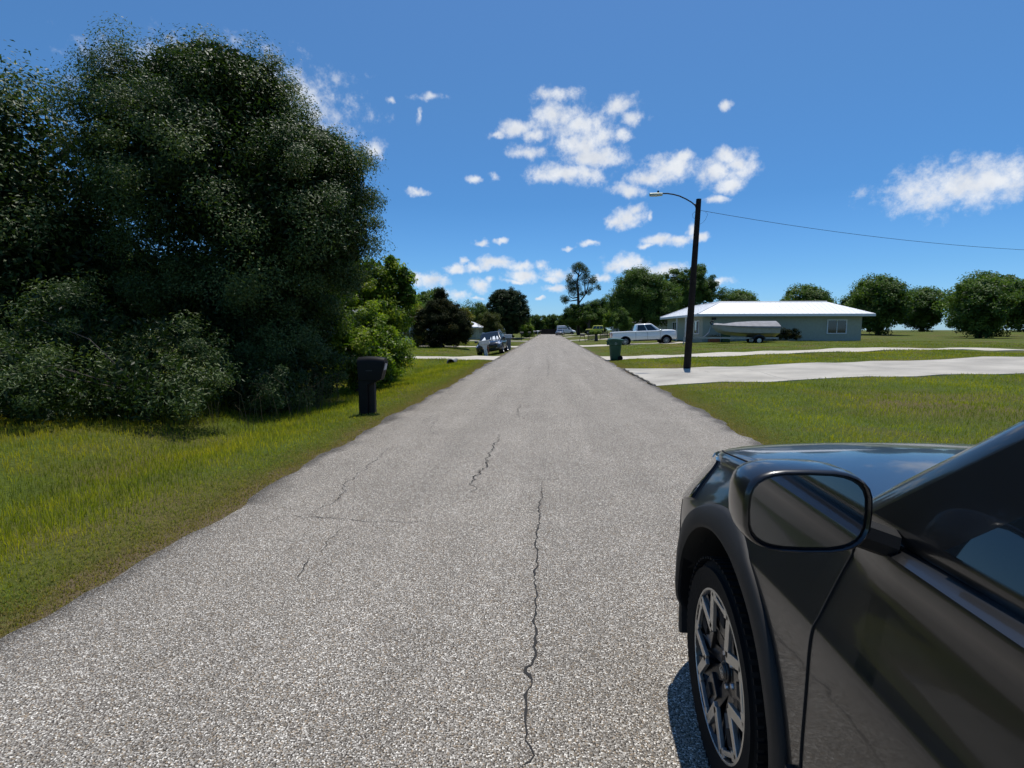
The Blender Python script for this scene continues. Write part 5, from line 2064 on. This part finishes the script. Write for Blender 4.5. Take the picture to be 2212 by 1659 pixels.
# folded white sunshade pieces standing behind the windscreen glass
p0, p1, p2, p3 = c['fr']
fr = lambda a, b: lerp(lerp(p0, p1, a), lerp(p3, p2, a), b) + c['n'] * .010
for quad in (((.80, .10), (.90, .12), (.88, .42), (.82, .46)), ((.62, .12), (.76, .10), (.74, .50), (.64, .46)), ((.52, .15), (.57, .15), (.555, .44), (.545, .44)), ((.12, .18), (.32, .15), (.30, .30), (.24, .55))):
    q = [fr(*k) for k in quad]
    MB().add(q + [v - c['n'] * .02 for v in q], [(0, 1, 2, 3), (7, 6, 5, 4), (0, 4, 5, 1), (1, 5, 6, 2), (2, 6, 7, 3), (3, 7, 4, 0)]).build('sunshade', 'shade_white', car)

# --- two dark cars on the left, half hidden
make_car('parked_car', 'dark grey car half hidden behind the vine-covered bush', 'car', (-11.9, 49.0, gzf(-11, 49, True)), R(180), 'car_grey', st2, (0, -2.66), .34, .925, .42,
         dict(xr0=-3.35, xf0=-.45, xr1=-2.8, xf1=-1.35, z0=1.0, z1=1.50, w0=.84, w1=.63, splits=((.12, .48), (.52, .90))))
make_car('parked_suv', 'black SUV with a pale roof parked under the dome tree', 'car', (-8.3, 85, gzf(-8.3, 86)), R(-96), 'car_black', st2, (0, -2.66), .37, .925, .44,
         dict(xr0=-3.4, xf0=-.45, xr1=-3.15, xf1=-1.2, z0=1.03, z1=1.75, w0=.85, w1=.68, splits=((.10, .34), (.37, .62), (.65, .90))))

# --- lime jeep, nose to the street
st3 = [(-3.2, .55, .95, 1.14, .72, .74, .72, 0), (-3.1, .52, .95, 1.15, .74, .77, .75, 0), (-1.2, .50, .95, 1.15, .74, .77, .75, 0), (-.75, .50, .95, 1.15, .74, .76, .74, .02), (-.6, .55, .95, 1.15, .58, .66, .62, .03), (.40, .60, .95, 1.10, .52, .60, .56, .03), (.46, .62, .95, 1.06, .50, .58, .54, .02)]
jp = W(1266, 719, 112)
jeep, JB, c = make_car('lime_jeep', 'lime-yellow boxy off-roader parked facing the street', 'car', (jp.x + .4, 112, gzf(jp.x + 1.5, 112)), R(180 - 6), 'car_lime', st3, (0, -2.6), .42, .93, .50,
                       dict(xr0=-3.15, xf0=-.78, xr1=-3.05, xf1=-1.05, z0=1.12, z1=1.86, w0=.74, w1=.66, splits=((.05, .30), (.34, .62), (.66, .92)), bevel=.03), clad=False, rimr=.22, wd=.26)
for s_ in (-1, 1):
    for xa in (0, -2.6):
        vs = MB()
        vs.prism([(xa - .62, .55), (xa - .45, .90), (xa + .40, .95), (xa + .55, .72), (xa + .50, .72), (xa + .36, .89), (xa - .42, .84), (xa - .56, .55)], s_ * .66, s_ * .95)
        vs.build('fender', 'mail_black', jeep, bevel=.01)
    MB().lathe([(.001, .50), (.10, .49), (.10, .42)], 16, 'X', (0, s_ * .42, .92)).build('headlight', 'lamp_clear', jeep)
MB().box((.55, 0, .60), (.16, 1.5, .18)).build('front_bumper', 'mail_black', jeep, bevel=.02)
MB().lathe([(.05, -.11), (.36, -.11), (.40, -.06), (.40, .06), (.36, .11), (.05, .11)], 24, 'X', (-3.32, 0, 1.05), True).build('spare_wheel', 'rubber', jeep, smooth=True)

# --- white van and the dark car in front of it
st4 = [(-4.1, .45, 1.0, 1.30, .90, .97, .94, 0), (-3.9, .40, 1.0, 1.30, .94, 1.0, .97, 0), (-1.0, .38, 1.0, 1.28, .94, 1.0, .96, 0), (-.3, .38, .98, 1.24, .94, 1.0, .90, .03), (.5, .40, .90, 1.08, .92, .97, .80, .05), (.85, .45, .78, .92, .80, .84, .70, .04), (.93, .5, .7, .8, .74, .78, .66, .02)]
vp = W(1236, 719, 146)
van, VB, c = make_car('white_van', 'white high-roofed delivery van parked nose-in near the road end', 'van', (vp.x, 146, gzf(vp.x, 146)), R(-8), 'van_white', st4, (0, -3.3), .36, 1.0, .44,
                      dict(xr0=-4.05, xf0=.1, xr1=-3.98, xf1=-.95, z0=1.22, z1=2.48, w0=.97, w1=.82, splits=((.80, .93),)), clad=False, tilt=(0, R(-2)))
for s_ in (-1, 1):
    MB().box((-4.1, s_ * .88, 1.25), (.06, .1, .55)).build('taillight', 'lamp_red', van)
    for x0_, x1_ in ((-3.7, -2.5), (-2.4, -1.2)):
        MB().box(((x0_ + x1_) / 2, s_ * .955, 1.75), (x1_ - x0_, .02, .22)).build('side_stripe', 'car_grey', van)
dp = G(1209, 724.3, .1)
make_car('small_car', 'small dark car on the verge beside the white van', 'car', (dp.x, 137, gzf(dp.x, 137)), R(-100), 'car_grey', st2, (0, -2.66), .34, .925, .42,
         dict(xr0=-3.35, xf0=-.45, xr1=-2.8, xf1=-1.35, z0=1.0, z1=1.48, w0=.84, w1=.63, splits=((.12, .48), (.52, .90))))

# ------------------------------------------------------------------ the black SUV beside the camera
HUBX, HUBY = .585, 1.80
st5 = [(-3.72, .45, .90, 1.12, .74, .80, .74, 0), (-3.55, .38, .92, 1.16, .86, .90, .80, 0), (-2.80, .30, .92, 1.17, .915, .93, .85, 0), (-1.5, .28, .90, 1.16, .905, .92, .85, 0), (-.8, .28, .89, 1.15, .905, .92, .83, .02), (-.55, .28, .88, 1.14, .905, .92, .79, .03),
       (0., .28, .86, 1.115, .915, .928, .775, .045), (.40, .29, .82, 1.07, .915, .928, .75, .045), (.56, .30, .79, 1.045, .90, .915, .72, .04), (.68, .31, .77, 1.02, .84, .86, .68, .035), (.78, .33, .74, .98, .76, .78, .60, .03), (.86, .36, .72, .92, .65, .67, .50, .03), (.90, .40, .68, .84, .52, .54, .38, .02)]
suv, SB, c = make_car('black_suv', 'black SUV with two-tone alloy wheels parked at the road edge', 'car', (HUBX + .93, HUBY, .03), R(90), 'car_black', st5, (0, -2.80), .378, .93, .49,
                      dict(xr0=-3.6, xf0=-.50, xr1=-3.3, xf1=-1.25, z0=1.13, z1=1.74, w0=.85, w1=.66, splits=((.10, .33), (.36, .62), (.65, .90))), rimr=.275, wd=.235, n=90, style=1, clad=False)
# cladding arches and sill
for s_ in (-1, 1):
    for xa in (0, -2.80):
        vs, fs = [], []
        m = 48
        sect = ((.483, -.06), (.485, .010), (.500, .018), (.560, .015), (.570, .004), (.566, -.03))
        for k in range(m + 1):
            th = -.30 + (math.pi + .60) * k / m
            for rr_, lift in sect:
                px_, pz_ = xa + rr_ * math.cos(th) * (1.0 if math.cos(th) < 0 else 1.02), .38 + rr_ * math.sin(th)
                px_ = min(max(px_, SB.xs[0] + .03), SB.xs[-1] - .03)
                vs.append((px_, s_ * (SB.y_at(px_, pz_) + lift), pz_))
        q = len(sect)
        for k in range(m):
            for j in range(q):
                fs.append((k * q + j, k * q + (j + 1) % q, k * q + q + (j + 1) % q, k * q + q + j))
        fs += [tuple(range(q)), tuple(range(q * m, q * m + q))]
        MB().add(vs, fs).build('wheel_arch_trim', 'cladding', suv, smooth=True, angle=50)
    SB.patch('sill_trim', 'cladding', suv, -2.22, -.58, 1.2, 3.0, s_, .018, 14, 6)
    SB.patch('headlight', 'gloss_black', suv, .50, .80, 5.3, 7.5, s_, .010, 12, 8, shape=lambda a, b: (.40 + .40 * a + .05 * b * (1 - a), 5.5 + (2.2 - .9 * (1 - a) ** 2) * b + .5 * (1 - a) ** 2))
    SB.patch('daylight_strip', 'lamp_clear', suv, .60, .82, 7.3, 7.55, s_, .014, 8, 2)
    mirror(suv, -.74, .86, 1.17, s_, 'car_black', size=1.1)
    # shut lines
    for x in (-.62, -1.62):
        sm_ = MB()
        sm_.tube([SB.at(x, t) * 1 + Vector((0, .001, 0)) if s_ > 0 else Vector((SB.at(x, t).x, -SB.at(x, t).y - .001, SB.at(x, t).z)) for t in np.linspace(2.6, 7.9, 40)], .003, 5)
        sm_.build('door_seam', 'liner', suv)
    sm_ = MB()
    pts = []
    for x in np.linspace(-.52, .66, 22):
        p_ = SB.at(x, 7.82)
        pts.append((p_.x, s_ * p_.y, p_.z + .001))
    sm_.tube(pts, .003, 5)
    sm_.build('bonnet_seam', 'liner', suv)
    sm_ = MB()
    pts = []
    for t in np.linspace(2.3, 5.4, 14):
        p_ = SB.at(.60 - .015 * (5.4 - t), t)
        pts.append((p_.x, s_ * (p_.y + .001), p_.z))
    sm_.tube(pts, .003, 5)
    sm_.build('bumper_seam', 'liner', suv)
    for x in (-1.35, -2.3):
        MB().tube([(x, s_ * .925, .92), (x + .03, s_ * .955, .92), (x + .19, s_ * .955, .92), (x + .22, s_ * .925, .92)], .013, 8).build('door_handle', 'car_black', suv, smooth=True)
    MB().tube([(-3.1, s_ * .60, 1.71), (-2.2, s_ * .62, 1.735), (-1.5, s_ * .60, 1.70)], .02, 8).build('roof_rail', 'cladding', suv, smooth=True)
    SB.patch('taillight', 'lamp_red', suv, -3.60, -3.40, 5.2, 7.0, s_, .010)
MB().box((.885, 0, .62), (.06, 1.0, .26)).build('grille', 'gloss_black', suv, bevel=.02)
for a, b in ((-.75, .25), (.10, .28)):
    MB().tube([(-.50, a, 1.19), (-.53, a + .3, 1.20), (-.60, a + .58, 1.19)], .008, 5).build('wiper', 'cladding', suv)

# two-tone alloy rims of the SUV
RR = .275
proto_done = {}


def alloy(w):
    h = .235 / 2
    barrel = MB().lathe([(RR, -h + .004), (RR - .010, -h + .004), (RR - .022, -h + .02), (RR - .040, h - .05), (.05, h - .06)], 48, 'Y')
    barrel.build('rim_barrel', 'rim_dark', w, smooth=True)
    MB().lathe([(.13, .005), (.19, .006), (.195, .03), (.13, .03)], 40, 'Y').build('brake_disc', 'galvanised', w, smooth=True)
    hubp = MB()
    hubp.lathe([(.001, -h + .030), (.032, -h + .030), (.036, -h + .034), (.036, -h + .045), (.085, -h + .050), (.095, -h + .075), (.06, .03)], 30, 'Y')
    # dark spokes
    pr = MB()

    def P2(r_, a):
        return (r_ * math.cos(a), r_ * math.sin(a))
    for k in range(5):
        a = 2 * math.pi * k / 5 + .30
        for s_ in (-1, 1):
            vs = []
            for r_, da, wdt, dep in ((.075, .28, .030, -h + .052), (.15, .34, .026, -h + .030), (RR - .018, .44, .030, -h + .012)):
                for e_ in (-1, 1):
                    x, z = P2(r_, a + s_ * da)
                    nx_, nz_ = -math.sin(a + s_ * da), math.cos(a + s_ * da)
                    vs.append((x + nx_ * e_ * wdt, dep, z + nz_ * e_ * wdt))
                    vs.append((x + nx_ * e_ * wdt * .7, dep + .04, z + nz_ * e_ * wdt * .7))
            f = []
            for i in range(2):
                o_ = 4 * i
                f += [(o_, o_ + 2, o_ + 6, o_ + 4), (o_ + 1, o_ + 5, o_ + 7, o_ + 3), (o_, o_ + 4, o_ + 5, o_ + 1), (o_ + 2, o_ + 3, o_ + 7, o_ + 6)]
            f += [(0, 1, 3, 2), (8, 10, 11, 9)]
            hubp.add(vs, f)
        # flat boss with square pocket between spoke pairs
        m_ = Matrix.Rotation(-a, 3, 'Y')
        hubp.box(m_ @ Vector((.185, -h + .045, 0)), (.12, .045, .085), rot=m_)
    hubp.build('rim', 'rim_dark', w, bevel=.003)
    mac = MB()
    for k in range(5):
        a = 2 * math.pi * k / 5 + .30 + math.pi / 5
        yf = -h + .004
        # a V whose arms reach the lip and a chord joining neighbouring arms

        def bar(p, q, w0_, w1_):
            p, q = Vector((p[0], 0, p[1])), Vector((q[0], 0, q[1]))
            d_ = (q - p).normalized()
            n_ = Vector((-d_.z, 0, d_.x))
            vs = []
            for pt, ww_ in ((p, w0_), (q, w1_)):
                for e_ in (-1, 1):
                    for dy in (0, .014):
                        vs.append(pt + n_ * e_ * ww_ / 2 + Vector((0, yf + dy, 0)))
            mac.add(vs, [(0, 2, 6, 4), (1, 5, 7, 3), (0, 4, 5, 1), (2, 3, 7, 6), (0, 1, 3, 2), (4, 6, 7, 5)])
        ap = P2(.135, a)
        l1, l2 = P2(RR - .012, a - .30), P2(RR - .012, a + .30)
        bar(ap, l1, .036, .030)
        bar(ap, l2, .036, .030)
        k1 = P2(RR - .030, a + .45)
        k2 = P2(RR - .030, a + 2 * math.pi / 5 - .45)
        bar(l2, k1, .026, .030)
        bar(k1, k2, .016, .016)
        bar(k2, P2(RR - .012, a + 2 * math.pi / 5 - .30), .030, .026)
    mac.lathe([(RR - .002, -h + .003), (RR - .009, -h + .001), (RR - .011, -h + .006)], 60, 'Y')
    mac.build('machined_face', 'rim_machined', w, bevel=.0015)
    for k in range(5):
        a = 2 * math.pi * k / 5 + .30
        m_ = Matrix.Rotation(-a, 3, 'Y')
        MB().box(m_ @ Vector((.195, -h + .030, 0)), (.05, .03, .042), rot=m_).build('pocket', 'liner', w)
    cap = MB().lathe([(.001, -h + .022), (.024, -h + .022), (.030, -h + .028), (.030, -h + .04)], 28, 'Y').build('centre_cap', 'rim_dark', w, smooth=True)
    em = MB()
    ov = [(.017 * math.cos(t), .011 * math.sin(t)) for t in np.linspace(0, 2 * math.pi, 21)[:-1]]
    em.tube([(x, -h + .021, z) for x, z in ov] + [(ov[0][0], -h + .021, ov[0][1])], .0016, 5)
    for p, q in (((-.006, -.008), (-.003, .008)), ((.003, -.008), (.006, .008)), ((-.004, 0), (.004, .001))):
        em.tube([(p[0], -h + .021, p[1]), (q[0], -h + .021, q[1])], .0016, 5)
    em.build('emblem', 'rim_machined', w)
    for k in range(5):
        a = 2 * math.pi * k / 5 + .30 + math.pi / 5
        x, z = P2(.057, a)
        MB().lathe([(.001, -h + .036), (.008, -h + .036), (.0105, -h + .042), (.0105, -h + .06)], 8, 'Y', (x, 0, z)).build('lug_nut', 'rim_silver', w)


for w in [o for o in suv.children if o.name.startswith('wheel') and o.type == 'EMPTY']:
    if w.location.y > 0:
        alloy(w)
    else:
        alloy(w)
bpy.context.view_layer.update()
